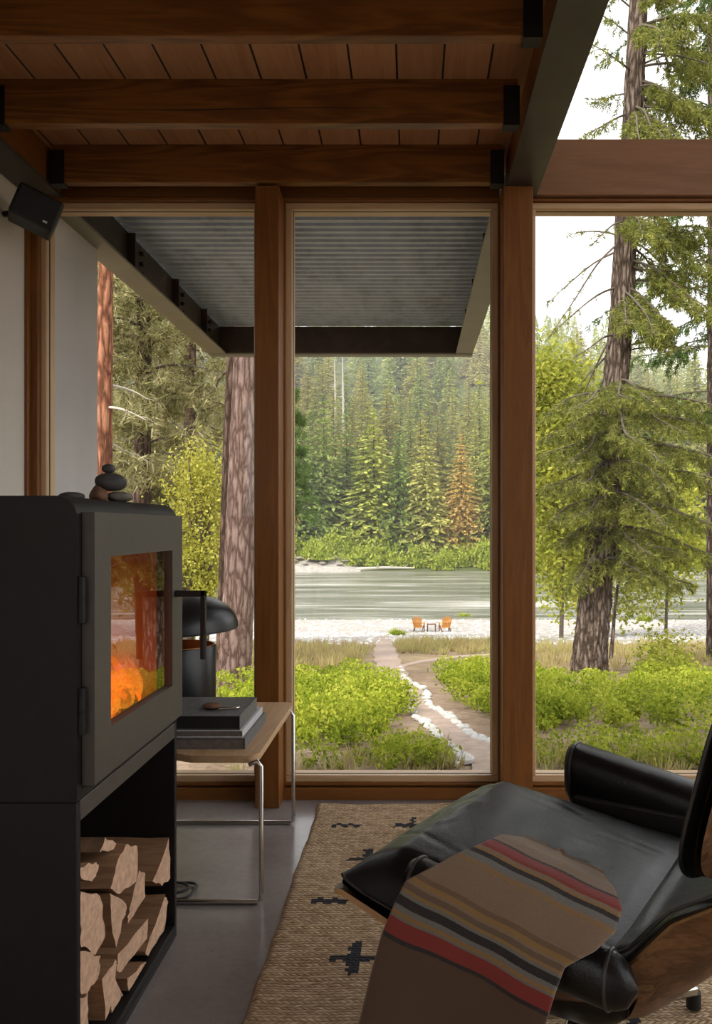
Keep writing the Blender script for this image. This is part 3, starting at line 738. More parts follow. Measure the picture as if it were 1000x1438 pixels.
tag(MB().tube(cb, .0045, 8).tube(cb2, .0045, 8).build('power_cord', M['black'], smooth=60, origin=(-.8, 2.45, 0)), 'black power cord coiled on the floor under the side table', 'cord')
# ------------------------------------------------------------------ lounge chair (local axes: u to its back, v to its far side)
AX, AY = -.1485, 1.634
UX, UY, VX, VY = .849, -.528, .528, .849
def K(u, v, z): return (AX+UX*u+VX*v, AY+UY*u+VY*v, z)
chair = thing('lounge_chair', 'moulded walnut lounge chair with black leather cushions on the rug', 'chair', K(.4, .33, 0))
WID = .66
def edge_z(u): return itp(u, [-.02, 0, .08, .16, .30, .42, .52, .60, .67, .745, .82, .88], [.392, .394, .372, .348, .328, .335, .366, .417, .505, .555, .60, .63])
def mid_z(u): return itp(u, [-.02, 0, .05, .16, .30, .42, .52, .60, .67, .745, .82, .88], [.392, .385, .340, .275, .240, .228, .232, .268, .335, .41, .49, .55])
def shell_pt(u, v, off=0):
    w = abs(2*v-1)
    k = max(0, (w-.40)/.60)**3.0
    bow = .018*(1-w*w) if u < .05 else 0
    return K(u-bow, v*WID+off*0, mid_z(u)*(1-k)+edge_z(u)*k)
us = [-.02+.90*i/44 for i in range(45)]
vs_ = [i/36 for i in range(37)]
sh = MB(); nu, nv = len(us), len(vs_)
P0 = np.array([[shell_pt(u, v) for v in vs_] for u in us])
du = np.gradient(P0, axis=0); dv = np.gradient(P0, axis=1)
nn = unit(np.cross(du, dv)); nn *= np.sign(nn[..., 2:3]+1e-9)
th = .011; P1 = P0 - nn*th
flat = [tuple(p) for p in P0.reshape(-1, 3)]+[tuple(p) for p in P1.reshape(-1, 3)]
fs = []; NB = nu*nv
for i in range(nu-1):
    for j in range(nv-1):
        a = i*nv+j; fs += [(a, a+nv, a+nv+1, a+1), (NB+a, NB+a+1, NB+a+nv+1, NB+a+nv)]
sh.add(flat, fs, 0)
rim = [(i*nv) for i in range(nu)]+[(nu-1)*nv+j for j in range(1, nv)]+[i*nv+nv-1 for i in range(nu-2, -1, -1)]+[j for j in range(nv-2, 0, -1)]
sh.add(flat, [(rim[k], rim[k-1], rim[k-1]+NB, rim[k]+NB) for k in range(len(rim))], 1)
tag(sh.build('seat_shell', [M['shell'], M['shell_edge']], chair, smooth=50), 'curved walnut plywood seat shell')

# seat cushion
cr = np.random.default_rng(11)
def cushion_top(u, v):
    # u, v in 0..1 over the cushion
    base = itp(u, [0, .08, .2, .45, .75, 1], [.420, .446, .470, .450, .420, .400])
    puff = .018*math.sin(math.pi*v)**.6*math.sin(math.pi*min(1, u*.9+.08))**.5
    cre = -.011*math.exp(-((v-.44-.25*(u-.64))/.016)**2)*math.exp(-((u-.64)/.075)**2)
    wr = 0
    for (a, b, c, d, e) in CRE: wr += d*math.exp(-(((u-a)*math.cos(e)+(v-b)*math.sin(e))/.012)**2)*math.exp(-((-(u-a)*math.sin(e)+(v-b)*math.cos(e))/c)**2)
    dim = -.016*math.exp(-((u-.55)**2+(v-.55)**2)/.02)
    return base+puff+cre+wr+dim
CRE = [(cr.uniform(.04, .22), cr.uniform(.25, .95), cr.uniform(.05, .12), cr.choice([-1, 1])*cr.uniform(.0018, .0045), cr.uniform(-.5, .5)) for _ in range(24)]
CRE += [(cr.uniform(.2, .9), cr.uniform(.1, .95), cr.uniform(.05, .15), cr.choice([-1, -.6, .7])*cr.uniform(.001, .003), 1.2+cr.uniform(-.5, .5)) for _ in range(14)]
cu0, cu1, cv0, cv1 = -.026, .615, .0, .655
nu, nv = 70, 80; cm = MB(); top = []; bot = []
for i in range(nu):
    for j in range(nv):
        a, b = i/(nu-1), j/(nv-1)
        # rounded plan corners
        uu, vv = 2*a-1, 2*b-1; p = 14
        s = max(abs(uu), abs(vv)); l = (abs(uu)**p+abs(vv)**p)**(1/p); q = s/l if l > 0 else 1
        uu *= q; vv *= q
        e = 1-min(1, max(abs(uu), abs(vv))**5)
        ro = min(1, e*1.35)**.48
        u, v = cu0+(uu+1)/2*(cu1-cu0), cv0+(vv+1)/2*(cv1-cv0)
        zt = cushion_top((uu+1)/2, (vv+1)/2); zb = max(mid_z(u), edge_z(u) if abs(vv) > .96 else mid_z(u))+.006
        zm = edge_z(min(u, .5))*.5+.5*min(zt, .41)
        zm = min(zm, zt-.025)
        top.append(K(u, v, zm+(zt-zm)*ro)); bot.append(K(u, v, zm+(min(zm-.004, zb)-zm)*ro))
cm.add(top, [(i*nv+j, (i+1)*nv+j, (i+1)*nv+j+1, i*nv+j+1) for i in range(nu-1) for j in range(nv-1)])
cm.add(bot, [(i*nv+j, i*nv+j+1, (i+1)*nv+j+1, (i+1)*nv+j) for i in range(nu-1) for j in range(nv-1)])
cush = cm.build('seat_cushion', M['leather'], chair, smooth=180)
wl = [0*nv+j for j in range(nv)]+[i*nv+nv-1 for i in range(1, nu)]+[(nu-1)*nv+j for j in range(nv-2, -1, -1)]+[i*nv for i in range(nu-2, 0, -1)]
wp = [Vector(top[k]) for k in wl]; wp.append(wp[0])
sub(MB().tube(wp[::2]+[wp[0]], .0035, 6), 'welt', M['piping'], cush, smooth=60)

# arm bolsters
def bolster(name, u0, u1, v, z0, z1, hw, hh, lab, tp=1.0, rnd=.72):
    m = MB(); ns, sg = 30, 28; vs = []
    for i in range(ns):
        s = i/(ns-1); u = u0+(u1-u0)*s
        ef = min(1, s/.075); eb = min(1, (1-s)/.13)
        sc_ = (1-(1-ef)**2)**.42*(1-(1-eb)**2)**.5
        sc_ = max(sc_, .02)*(1+(tp-1)*s)
        for k in range(sg):
            a = 2*math.pi*k/sg; ca, sa = math.cos(a), math.sin(a)
            x = hw*math.copysign(abs(ca)**rnd, ca); z = hh*math.copysign(abs(sa)**rnd, sa)
            vs.append(K(u, v+x*sc_, z0+(z1-z0)*s+z*sc_))
    m.add(vs, [(i*sg+k, i*sg+(k+1) % sg, (i+1)*sg+(k+1) % sg, (i+1)*sg+k) for i in range(ns-1) for k in range(sg)]+[tuple(range(sg)), tuple((ns-1)*sg+k for k in range(sg))])
    o = tag(m.build(name, M['leather'], chair, smooth=180), lab)
    for s in (.06, .90):
        i = round(s*(ns-1)); rp = [vs[i*sg+k] for k in range(sg)]+[vs[i*sg], vs[i*sg+1]]
        sub(MB().tube(rp, .0036, 6, cap=False), 'welt', M['piping'], o, smooth=60)
    return o
bolster('armrest', .205, .70, .745, .487, .385, .058, .078, 'black leather armrest on the window side', 1.22)
bolster('armrest', .195, .635, -.058, .470, .408, .050, .066, 'black leather armrest under the striped blanket', .70, .95)
# walnut arm supports below the bolsters
for v0, v1 in ((.655, .70), (-.035, .004)):
    m = MB(); n = 12; vs = []
    for i in range(n):
        u = .26+.30*i/(n-1)
        for (v, z) in ((v0, edge_z(u)+.02), (v1, edge_z(u)+.02), (v1, .44), (v0, .44)): vs.append(K(u, v, max(z, .30)))
    m.add(vs, [(i*4+k, i*4+(k+1) % 4, (i+1)*4+(k+1) % 4, (i+1)*4+k) for i in range(n-1) for k in range(4)]+[(0,1,2,3), tuple((n-1)*4+k for k in range(4))])
    m.build('arm_support', M['piping'], chair)
# rear pad: leather lining of the rising back of the shell
def pad_z(u, v):
    w = abs(2*v-1); k = max(0, (w-.40)/.60)**3.0
    z = mid_z(u)*(1-k)+edge_z(u)*k
    return z+itp(u, [.54, .60, .68, .80, .88], [.18, .155, .12, .07, .05])*(1-k*.80)
m = MB(); nu, nv = 26, 36
def padfn(sx, sv, lo):
    u = .555+.32*sx; v = -.02+1.04*sv
    e = min(1, min(sv, 1-sv)/.05, sx/.06, (1-sx)/.06); e = max(0, 1-(1-e)**2)**.5
    z1 = pad_z(u, min(max(v, 0), 1)); w = abs(2*min(max(v, 0), 1)-1); kk = max(0, (w-.40)/.60)**3.0
    z0 = mid_z(u)*(1-kk)+edge_z(u)*kk+.004
    return K(u, v*WID, z0+(z1-z0)*e if not lo else z0)
m.grid(lambda a, b: padfn(a, b, False), nu, nv); m.grid(lambda a, b: padfn(a, b, True), nu, nv)
pad = m.build('rear_pad', M['leather'], chair, smooth=70)
sub(MB().tube([Vector(padfn(a, .012, False))+Vector((0,0,.002)) for a in np.linspace(.03, .97, 24)], .0035, 6), 'welt', M['piping'], pad, smooth=60)
# backrest: cushion and walnut shell above the rear pad
def back_pt(s, h, t):     # s across 0..1, h up 0..1, t thickness 0 (front) .. 1 (rear)
    w = 2*s-1
    half = .285*(1-.10*(1-h)**2)
    z = .515+.40*h
    u = .724+.085*h - .055*w*w*(1-.3*h)
    return u+t, .33+half*w, z
def backpart(name, mat, t0, t1, shrink, lab, sm=180):
    m = MB(); nu, nv = 26, 30; F_, B_ = [], []
    for i in range(nu):
        for j in range(nv):
            a, b = 2*i/(nu-1)-1, 2*j/(nv-1)-1; p = 4.5
            s = max(abs(a), abs(b)); l = (abs(a)**p+abs(b)**p)**(1/p); q = s/l if l > 0 else 1
            a *= q*shrink; b *= q*shrink
            e = max(0, 1-((abs(a)/shrink)**p+(abs(b)/shrink)**p)); ro = min(1, e*1.6)**.45
            u, v, z = back_pt((a+1)/2, (b+1)/2, 0)
            mid = (t0+t1)/2
            F_.append(K(u+mid+(t0-mid)*ro, v, z)); B_.append(K(u+mid+(t1-mid)*(ro if sm == 180 else 1), v, z+0))
    m.add(F_, [(i*nv+j, (i+1)*nv+j, (i+1)*nv+j+1, i*nv+j+1) for i in range(nu-1) for j in range(nv-1)])
    m.add(B_, [(i*nv+j, i*nv+j+1, (i+1)*nv+j+1, (i+1)*nv+j) for i in range(nu-1) for j in range(nv-1)])
    o = tag(m.build(name, mat, chair, smooth=sm), lab)
    return o, F_, nu, nv
bc, F_, nu, nv = backpart('backrest_cushion', M['leather'], -.038, -.004, 1.0, 'black leather back cushion')
wl = [j for j in range(nv)]+[i*nv+nv-1 for i in range(1, nu)]+[(nu-1)*nv+j for j in range(nv-2, -1, -1)]+[i*nv for i in range(nu-2, 0, -1)]
sub(MB().tube([F_[k] for k in wl]+[F_[wl[0]]], .0035, 6, cap=False), 'welt', M['piping'], bc, smooth=60)
backpart('backrest_shell', M['shell'], -.012, .010, .985, 'walnut plywood back shell', 50)
# two uprights join the shells behind
for v in (.22, .44):
    MB().tube([K(.80, v, .44), K(.885, v, .55), K(.93, v, .72)], .011, 8).build('back_brace', M['bracket'], chair)
# base: column and five star feet
MB().tube([K(.4, .33, .085), K(.4, .33, .265)], [.032, .028], 20).build('column', M['bracket'], chair)
for k in range(5):
    a = 2*math.pi*k/5+math.atan2(.28, .176)
    cu, sv_ = math.cos(a), math.sin(a)
    p0 = K(.4, .33, .10); p1 = K(.4+.33*cu, .33+.33*sv_, .062)
    d = Vector(p1)-Vector(p0); xx = d.normalized(); yy = Vector((0,0,1)).cross(xx).normalized(); zz = xx.cross(yy)
    mt = Matrix((xx, yy, zz)).transposed()
    lg_ = MB().obox((Vector(p0)+Vector(p1))/2, (d.length, .034, .022), mt).build('leg', M['chrome'], chair, bevel=.005)
    sub(MB().tube([(p1[0], p1[1], .0165), (p1[0], p1[1], .056)], .017, 14), 'glide', M['bracket'], lg_, bevel=.002)

# ------------------------------------------------------------------ blanket
# path over the near armrest: v, z from the inner end outwards
path = [(.165, .505), (.125, .540), (.080, .572), (.020, .590), (-.030, .586), (-.064, .566), (-.096, .534), (-.122, .500), (-.138, .46), (-.150, .41), (-.165, .31), (-.180, .20), (-.19, .12)]
pv = [Vector((0, a, b)) for a, b in path]; acc = [0]
for i in range(1, len(pv)): acc.append(acc[-1]+(pv[i]-pv[i-1]).length)
LT = acc[-1]
RED1 = acc[3]+.030            # arc position of the first red stripe
nt_, ns_ = 110, 60; top = []; run = []
def bl(tt, ss):
    a = tt*LT
    v = float(np.interp(a, acc, [p[0] for p in path])); z = float(np.interp(a, acc, [p[1] for p in path]))
    hang = max(0, a-acc[7])
    ua = itp(a, [0, acc[4], acc[6], acc[7], acc[9], LT], [.40, .345, .275, .235, .205, .14])
    ub = itp(a, [0, acc[4], acc[5], acc[6], acc[7], LT], [.47, .60, .60, .575, .535, .47])
    u = ua+(ub-ua)*ss
    z += .006*math.sin(ss*9+tt*4)*(hang > 0)*min(1, hang/.1)*0
    v += -.010*math.sin(ss*7+1)*min(1, hang/.15)
    sl = (u-.3)*-.22                      # follows the slope of the armrest
    if a < acc[7]: z += sl
    else: z += sl*max(0, 1-hang/.25)
    if a < acc[4]: z += .012*math.exp(-((ss-.40)/.10)**2)*math.exp(-((a-acc[1])/.03)**2)
    z += .0025*math.sin(u*60+a*20)*.4
    return v, z, u, a
for i in range(nt_):
    for j in range(ns_):
        v, z, u, a = bl(i/(nt_-1), j/(ns_-1)); top.append(K(u, v, z)); run.append(.15+(a-RED1)/.205*.535)
P0 = np.array(top).reshape(nt_, ns_, 3)
nn = unit(np.cross(np.gradient(P0, axis=0), np.gradient(P0, axis=1))); nn *= -np.sign((nn*np.array([-.5, -.8, .6])).sum(-1, keepdims=True)) * -1
P1 = P0 - nn*.006
V = np.concatenate([P0.reshape(-1, 3), P1.reshape(-1, 3)]); NB = nt_*ns_
ii, jj = np.meshgrid(np.arange(nt_-1), np.arange(ns_-1), indexing='ij'); q = (ii*ns_+jj).ravel()
F = [np.stack([q, q+ns_, q+ns_+1, q+1], 1), np.stack([NB+q, NB+q+1, NB+q+ns_+1, NB+q+ns_], 1)]
ring = [i*ns_ for i in range(nt_)]+[(nt_-1)*ns_+j for j in range(1, ns_)]+[i*ns_+ns_-1 for i in range(nt_-2, -1, -1)]+[j for j in range(ns_-2, 0, -1)]
F.append(np.array([[ring[k], ring[k-1], ring[k-1]+NB, ring[k]+NB] for k in range(len(ring))]))
me = npmesh('throw_blanket', V, np.concatenate(F), M['blanket'], smooth=True)
a = me.attributes.new('run', 'FLOAT', 'POINT'); a.data.foreach_set('value', np.array(run+run, np.float32))
tag(link('throw_blanket', me), 'brown wool blanket with red, black and ochre stripes draped over the lounge chair', 'blanket')
# ------------------------------------------------------------------ outdoors: terrain
def gz_(y):
    return itp(y, [-60, 3.4, 5, 47, 52, 57, 64, 70, 112, 120, 124, 140, 150], [-.3, -.3, -.40, -5.18, -5.45, -5.62, -6.1, -6.6, -6.6, -5.62, -5.0, -3.8, -2.0])
def G(px, py):
    lo, hi = 3.6, 110
    for _ in range(50):
        d = (lo+hi)/2
        if FP*(EYE-gz_(d))/d > py-CY: lo = d
        else: hi = d
    return ((px-CX)/FP*d, d, gz_(d))
def hill_z(x, y):
    s = min(1, max(0, (x-35)/110)); s = s*s*(3-2*s)
    l = min(1, max(0, (-x-60)/150))
    k = .40*(1-.34*s)*(1+.1*l)
    h = 0
    if y > 150: h = k*(min(y, 400)-150) - .1*max(0, y-400)
    if 117 < y < 132: h += 1.5*math.exp(-((x+14.5)/5.5)**4)*min(1, max(0, (y-118.5)/3))*min(1, (132-y)/4)
    return gz_(y)+h+(2.5*math.sin(x*.045+y*.02)+2*math.sin(y*.05-x*.03))*min(1, max(0, (y-150)/60))
def groundmat():
    m, nt, out = newmat('garden soil to river gravel')
    t = nt.nodes.new('ShaderNodeTexCoord'); s = nt.nodes.new('ShaderNodeSeparateXYZ'); L(nt, t.outputs['Object'], s.inputs[0])
    v = coords(nt)
    big = noise(nt, v, .35, 5, .6); mid = noise(nt, v, 2.2, 5, .65); fine = noise(nt, v, 14, 5, .7)
    vo = N(nt, 'ShaderNodeTexVoronoi'); vo.inputs['Scale'].default_value = 3.2; L(nt, v, vo.inputs['Vector'])
    vo2 = N(nt, 'ShaderNodeTexVoronoi'); vo2.inputs['Scale'].default_value = 11; L(nt, v, vo2.inputs['Vector'])
    soil = ramp(nt, mth(nt, 'ADD', mth(nt, 'MULTIPLY', mid, .6), mth(nt, 'MULTIPLY', fine, .4)), [(.3, (.11, .07, .045)), (.5, (.25, .18, .125)), (.7, (.36, .28, .21))])
    dry = ramp(nt, mth(nt, 'ADD', mth(nt, 'MULTIPLY', mid, .5), mth(nt, 'MULTIPLY', fine, .5)), [(.32, (.15, .10, .055)), (.5, (.27, .20, .125)), (.7, (.31, .27, .15))])
    stone = nt.nodes.new('ShaderNodeMix'); stone.data_type = 'RGBA'; stone.inputs[0].default_value = .55
    hs = ramp(nt, vo.outputs['Color'], [(.1, (.20, .17, .145)), (.5, (.37, .34, .305)), (.9, (.48, .455, .42))])
    hs2 = ramp(nt, vo2.outputs['Color'], [(.1, (.22, .19, .165)), (.5, (.38, .35, .315)), (.9, (.48, .455, .42))])
    L(nt, hs, stone.inputs[6]); L(nt, hs2, stone.inputs[7])
    yy = mth(nt, 'ADD', s.outputs[1], mth(nt, 'MULTIPLY', mth(nt, 'SUBTRACT', big, .5), 16))
    yy = mth(nt, 'ADD', yy, mth(nt, 'MULTIPLY', mth(nt, 'SUBTRACT', mid, .5), 5))
    f1 = ramp(nt, mth(nt, 'DIVIDE', yy, 60), [(.19, (0,)*3), (.26, (1,)*3)])
    f2 = ramp(nt, mth(nt, 'DIVIDE', yy, 60), [(.42, (0,)*3), (.54, (1,)*3)])
    col = mixc(nt, f2, mixc(nt, f1, soil, dry), stone.outputs[2])
    # the far shore past the river: pale bar, then dark forest floor
    bar = mth(nt, 'MULTIPLY', mth(nt, 'LESS_THAN', s.outputs[0], -8), mth(nt, 'GREATER_THAN', s.outputs[0], -22))
    f3 = ramp(nt, mth(nt, 'DIVIDE', mth(nt, 'SUBTRACT', yy, mth(nt, 'MULTIPLY', bar, 9)), 200), [(.580, (0,)*3), (.596, (1,)*3)])
    col = mixc(nt, f3, col, mixc(nt, mid, (.05, .07, .02), (.12, .13, .05)))
    principled(nt, out, col, .95, 0, mth(nt, 'ADD', fine, vo2.outputs['Distance']), .6, .05, .1); return m
M['ground'] = groundmat()
ys = list(np.arange(-40, 3, 6.0))+list(np.arange(3.45, 30, .6))+list(np.arange(30, 60, 1.5))+list(np.arange(60, 150, 5.0))+list(np.arange(150, 470, 12.0))
xs = list(np.arange(-330, -40, 14.0))+list(np.arange(-40, -12, 4.0))+list(np.arange(-12, 14, .8))+list(np.arange(14, 60, 4.0))+list(np.arange(60, 360, 14.0))
V = []
for x in xs:
    for y in ys:
        V.append((x, y, hill_z(x, y)+0))
ny = len(ys); F = [(i*ny+j, (i+1)*ny+j, (i+1)*ny+j+1, i*ny+j+1) for i in range(len(xs)-1) for j in range(ny-1)]
o = link('ground', npmesh('ground', V, F, M['ground'], smooth=True)); tag(o, 'sloping garden soil, pale river gravel and wooded hillside', 'ground', None, 'structure')
def water():
    m, nt, out = newmat('silky river water')
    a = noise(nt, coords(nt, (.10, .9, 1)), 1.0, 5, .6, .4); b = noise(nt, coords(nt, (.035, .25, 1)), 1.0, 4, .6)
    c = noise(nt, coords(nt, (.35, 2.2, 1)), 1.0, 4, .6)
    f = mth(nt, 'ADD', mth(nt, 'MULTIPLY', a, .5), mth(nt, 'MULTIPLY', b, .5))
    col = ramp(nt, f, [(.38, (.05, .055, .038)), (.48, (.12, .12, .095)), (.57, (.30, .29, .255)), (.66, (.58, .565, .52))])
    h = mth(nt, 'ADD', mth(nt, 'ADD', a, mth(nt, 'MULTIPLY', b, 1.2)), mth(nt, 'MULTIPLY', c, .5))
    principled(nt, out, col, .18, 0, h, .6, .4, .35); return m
M['water'] = water()
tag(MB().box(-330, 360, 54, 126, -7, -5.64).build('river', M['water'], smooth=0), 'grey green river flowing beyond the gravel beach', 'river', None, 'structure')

# path
pc = [(722,1092),(680,1056),(641,1036),(622,1020),(601,1003),(587,988),(583,975),(562,958),(553,944),(545,930),(541,917),(540,905),(540,893)]
pw = [.46, .40, .32, .30, .30, .30, .32, .38, .46, .55, .62, .6, .6]
cp = curve_pts([G(*p) for p in pc], 70); V = []; n = len(cp)
for i, p in enumerate(cp):
    t = unit(np.array(cp[min(i+1, n-1)])-np.array(cp[max(i-1, 0)])); nrm = unit(np.array([t[1], -t[0], 0]))
    w = np.interp(i/(n-1)*(len(pw)-1), range(len(pw)), pw)/2*(1+.12*math.sin(i*1.7))
    for s in (-1, -.5, 0, .5, 1): V.append((p[0]+nrm[0]*w*s, p[1]+nrm[1]*w*s, gz_(p[1]+nrm[1]*w*s)+.030-.022*abs(s)**2))
F = [(i*5+k, i*5+k+1, (i+1)*5+k+1, (i+1)*5+k) for i in range(n-1) for k in range(4)]
sb = [G(x, y) for x, y in ((556,938),(585,930),(612,926),(645,922),(690,919))]; sb = curve_pts(sb, 24); b0 = len(V)
for p in sb:
    for s in (-1, 0, 1): V.append((p[0], p[1]+.45*s, gz_(p[1]+.45*s)+.022-.018*abs(s)))
F += [(b0+i*3+k, b0+i*3+k+1, b0+(i+1)*3+k+1, b0+(i+1)*3+k) for i in range(len(sb)-1) for k in range(2)]
M['path'] = plain('trodden dirt path', (.32, .24, .19), .95, 0, .2, 9, .3)
tag(link('path', npmesh('path', V, F, M['path'], smooth=True)), 'pinkish dirt footpath winding down to the gravel beach', 'path', None, 'structure')
# border stones
left_ = [(578,996,.7),(581,1003,.8),(584,1009,.9),(589,1012,.8),(598,1018,1.5),(602,1022,1.0),(606,1027,1.1),(611,1032,1.3),(615,1036,1.2),(620,1041,1.0),(626,1047,1.1),(632,1051,.9),(640,1058,1.1),(643,1064,1.3),(649,1071,2.0),(637,1076,1.2),(625,1078,1.1)]
right_ = [(563,938,.6),(565,943,.8),(566,948,.7),(567,952,.9),(571,957,.9),(574,960,1.0),(579,962,.8),(584,964,1.1),(589,967,.9),(594,969,1.0),(599,973,.8),(600,978,1.1),(599,983,1.0),(600,988,.9),(603,993,1.0),(608,997,1.0),(615,1000,1.3),(620,1002,.9),(625,1005,1.0),(629,1008,1.1),(633,1011,1.2),(638,1015,.9),(642,1018,1.0),(647,1022,.9),(652,1026,1.1),(657,1030,1.0),(662,1035,1.2),(667,1037,.9),(672,1040,1.3),(678,1042,1.0),(683,1044,1.2),(690,1046,1.1),(697,1050,1.1),(706,1055,1.2)]
sg = np.random.default_rng(21)
protos = []
for k in range(5):
    ph = sg.uniform(0, 6, 5); e = sg.uniform(.75, 1.2, 3)
    mb = MB(); mb.grid(lambda u, v: tuple(np.array([math.cos(math.pi*(u-.5))*math.cos(2*math.pi*v)*e[0], math.cos(math.pi*(u-.5))*math.sin(2*math.pi*v)*e[1], .75*math.sin(math.pi*(u-.5))*e[2]])*(1+.13*math.sin(4*math.pi*v+ph[0])+.10*math.sin(6*math.pi*v+ph[1]+5*u)+.08*math.sin(9*u+ph[2]))), 8, 12)
    o = mb.build('path_stone', M['white_stone'], smooth=40); protos.append(o)
used = [0]
def stone(x, y, r, lab, grp, name='path_stone'):
    k = used[0] % 5
    o = protos[k] if used[0] < 5 else protos[k].copy()
    if used[0] >= 5: C.objects.link(o)
    used[0] += 1
    o.location = (x, y, gz_(y)+r*.35); o.scale = (r, r*sg.uniform(.8, 1.1), r*.8); o.rotation_euler = (0, 0, sg.uniform(0, 6.2))
    tag(o, lab, 'stone', grp)
for lst, lab, grp in ((left_, 'white edging stone on the near side of the dirt path, beside the big bushy patch', 'near edge path stones'), (right_, 'white edging stone along the river side of the dirt path', 'far edge path stones')):
    for (px, py, s) in lst:
        x, y, z = G(px, py)
        l2 = 'biggest white edging stone at the window end of the dirt path' if s == 2.0 else lab
        stone(x, y, .050*s*(y/7)**.5, l2, None if s == 2.0 else grp)

# ------------------------------------------------------------------ plants: generators
def merge_groups(parts):
    Vs, Fs, Ts, o = [], [], [], 0
    for v, f, t in parts: Vs.append(v); Fs.append(f+o); Ts.append(t); o += len(v)
    return np.concatenate(Vs), np.concatenate(Fs), np.concatenate(Ts)
def tints(n, rg, lo=0, hi=1): return np.clip(rg.uniform(lo, hi, n), 0, 1)
def conifer_mesh(name, h, rmax, seed, lvl=44, ragged=.25, base=.06, power=.85, card=.72, dens=1.25, mat='far_needles'):
    rg = np.random.default_rng(seed); P, D, LN = [], [], []
    for i in range(lvl):
        t = base+(1-base)*(i+rg.uniform(0, .9))/lvl; z = t*h
        r = rmax*(1-t)**power*(1+rg.uniform(-ragged, ragged))+.12
        nb = max(3, int((5+8*(1-t))*dens)); a0 = rg.uniform(0, 6.3)
        for b in range(nb):
            a = a0+2*math.pi*b/nb+rg.uniform(-.35, .35); rr = r*(1+rg.uniform(-ragged, ragged*.7))
            up = .25*(t > .75)-.12
            k = max(2, int(rr/.17))
            for q in range(k):
                f = (q+.6)/k; dr = -.20*rr*f*f*1.3+up*rr*f
                ca, sa = math.cos(a), math.sin(a); side = rg.normal(0, .10*rr*f+.03)
                P.append((ca*rr*f-sa*side, sa*rr*f+ca*side, z+dr+rg.normal(0, .06)))
                D.append((ca, sa, -.35+rg.normal(0, .25)+up)); LN.append(card*(.55+.6*(1-t))*rg.uniform(.7, 1.25))
    P = np.array(P); LN = np.array(LN)
    V, F = leaves(P, LN, LN*.46, rg, np.array(D), .45, .6)
    return npmesh(name, V, F, M[mat], tints(len(P), rg, .15, .85))
def trunk_mesh(name, h, r, mat, lean=0):
    mb = MB(); pts = [(lean*z*.02, 0, z) for z in np.linspace(-.3, h, 9)]
    mb.tube(pts, list(np.linspace(r, r*.12, 9)), 8)
    o = mb.build(name, M[mat]); me = o.data; bpy.data.objects.remove(o); return me
variants = []
for k in range(7):
    h = [22, 25, 20, 27, 23, 18, 26][k]; rm = [3.5, 4.0, 3.8, 3.7, 3.0, 4.1, 4.3][k]
    variants.append((h, conifer_mesh('conifer_crown', h, rm, 100+k, 40, [.2, .28, .22, .32, .2, .3, .25][k]), trunk_mesh('conifer_trunk', h*.93, .17, 'bark_dark')))
nc = [0]
def conifer(x, y, z, h, k, col, lab, grp=None, wide=1.0, name='conifer_tree'):
    H, cm_, tm = variants[k]; s = h/H
    t = thing(name, lab, 'tree', (x, y, z), grp); t.scale = (s*wide, s*wide, s); t.rotation_euler = (0, 0, random.uniform(0, 6.28))
    c = link('crown', cm_, t); c.color = (*col, 1); link('trunk', tm, t)
    return t
fg = random.Random(12)
# trees one can single out on the far bank (pixel of the tip, base row, half width)
def bank(px, tip, d, k, col, lab, wide=1.0, grp=None):
    x = (px-CX)/FP*d; z = hill_z(x, d); h = EYE+(CY-tip)/FP*d-z
    return conifer(x, d, z-.2, h, k, col, lab, grp, wide*1.25)
bank(525, 572, 131, 0, (1.25, 1.25, .75), 'pointed bright green conifer at the middle of the far bank', 1.5)
bank(455, 548, 132, 1, (.85, .98, .72), 'tall dense green conifer on the far bank nearer the first fir post', 1.1)
bank(425, 585, 130, 2, (.70, .85, .62), 'bushy dark green conifer on the far bank against the first fir post', 1.2)
bank(487, 565, 136, 4, (.72, .85, .66), 'slim dark conifer beside the pointed bright one on the far bank', 1.0)
bank(560, 600, 130, 5, (.60, .75, .55), 'short dark conifer between the pointed and the pale conifers', 1.0)
bank(598, 600, 129, 2, (1.35, 1.22, .98), 'pale grey green conifer with a bare foot on the far bank', 1.25)
bank(648, 607, 129, 6, (1.75, 1.12, 1.0), 'reddish brown dying conifer on the far bank', 1.2)
bank(690, 560, 131, 3, (1.0, 1.0, .72), 'tall yellowish conifer on the far bank beside the brown one', 1.15)
bank(668, 585, 140, 4, (1.15, 1.05, .8), 'slender pale conifer behind the brown dying one', .9)
# forest on the slope: about two hundred and forty trees, nearest ones first
lab_slope = 'green conifer in the dense forest on the slope across the river'
cnt = 0; spots = []
def okspot(x, y, dmin):
    for (a, b) in spots:
        if (a-x)**2+(b-y)**2 < dmin*dmin: return False
    spots.append((x, y)); return True
far = []
for ring_i, (y0, y1, dm, n) in enumerate([(134, 165, 5.0, 95), (165, 215, 6.5, 85), (215, 300, 8.5, 90), (300, 400, 11, 150)]):
    tries = 0; got = 0
    while got < n and tries < 6000:
        tries += 1
        y = fg.uniform(y0, y1); r = fg.uniform(-.56, .50); x = r*y
        if -.21*y > x > -.47*y and fg.random() < .55: continue
        if not okspot(x, y, dm): continue
        got += 1; g = fg.uniform(.75, 1.15)*(.72 if y < 165 else 1.0); wv = fg.uniform(-.1, .25)  # nearest rows coloured darker to stand for shaded gaps between bank trees
        gl = 1+.25*min(1, max(0, (y-150)/200))  # crowns get paler with distance, haze put into their colour
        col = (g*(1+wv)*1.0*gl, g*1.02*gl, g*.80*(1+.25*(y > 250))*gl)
        h = fg.uniform(17, 27)*(1.0 if y < 215 else 1.1)
        if ring_i < 3: conifer(x, y, hill_z(x, y)-.3, h, fg.randrange(7), col, lab_slope, 'forest conifers on the slope', fg.uniform(1.25, 1.7))
        else: far.append((x, y, hill_z(x, y), h, g))
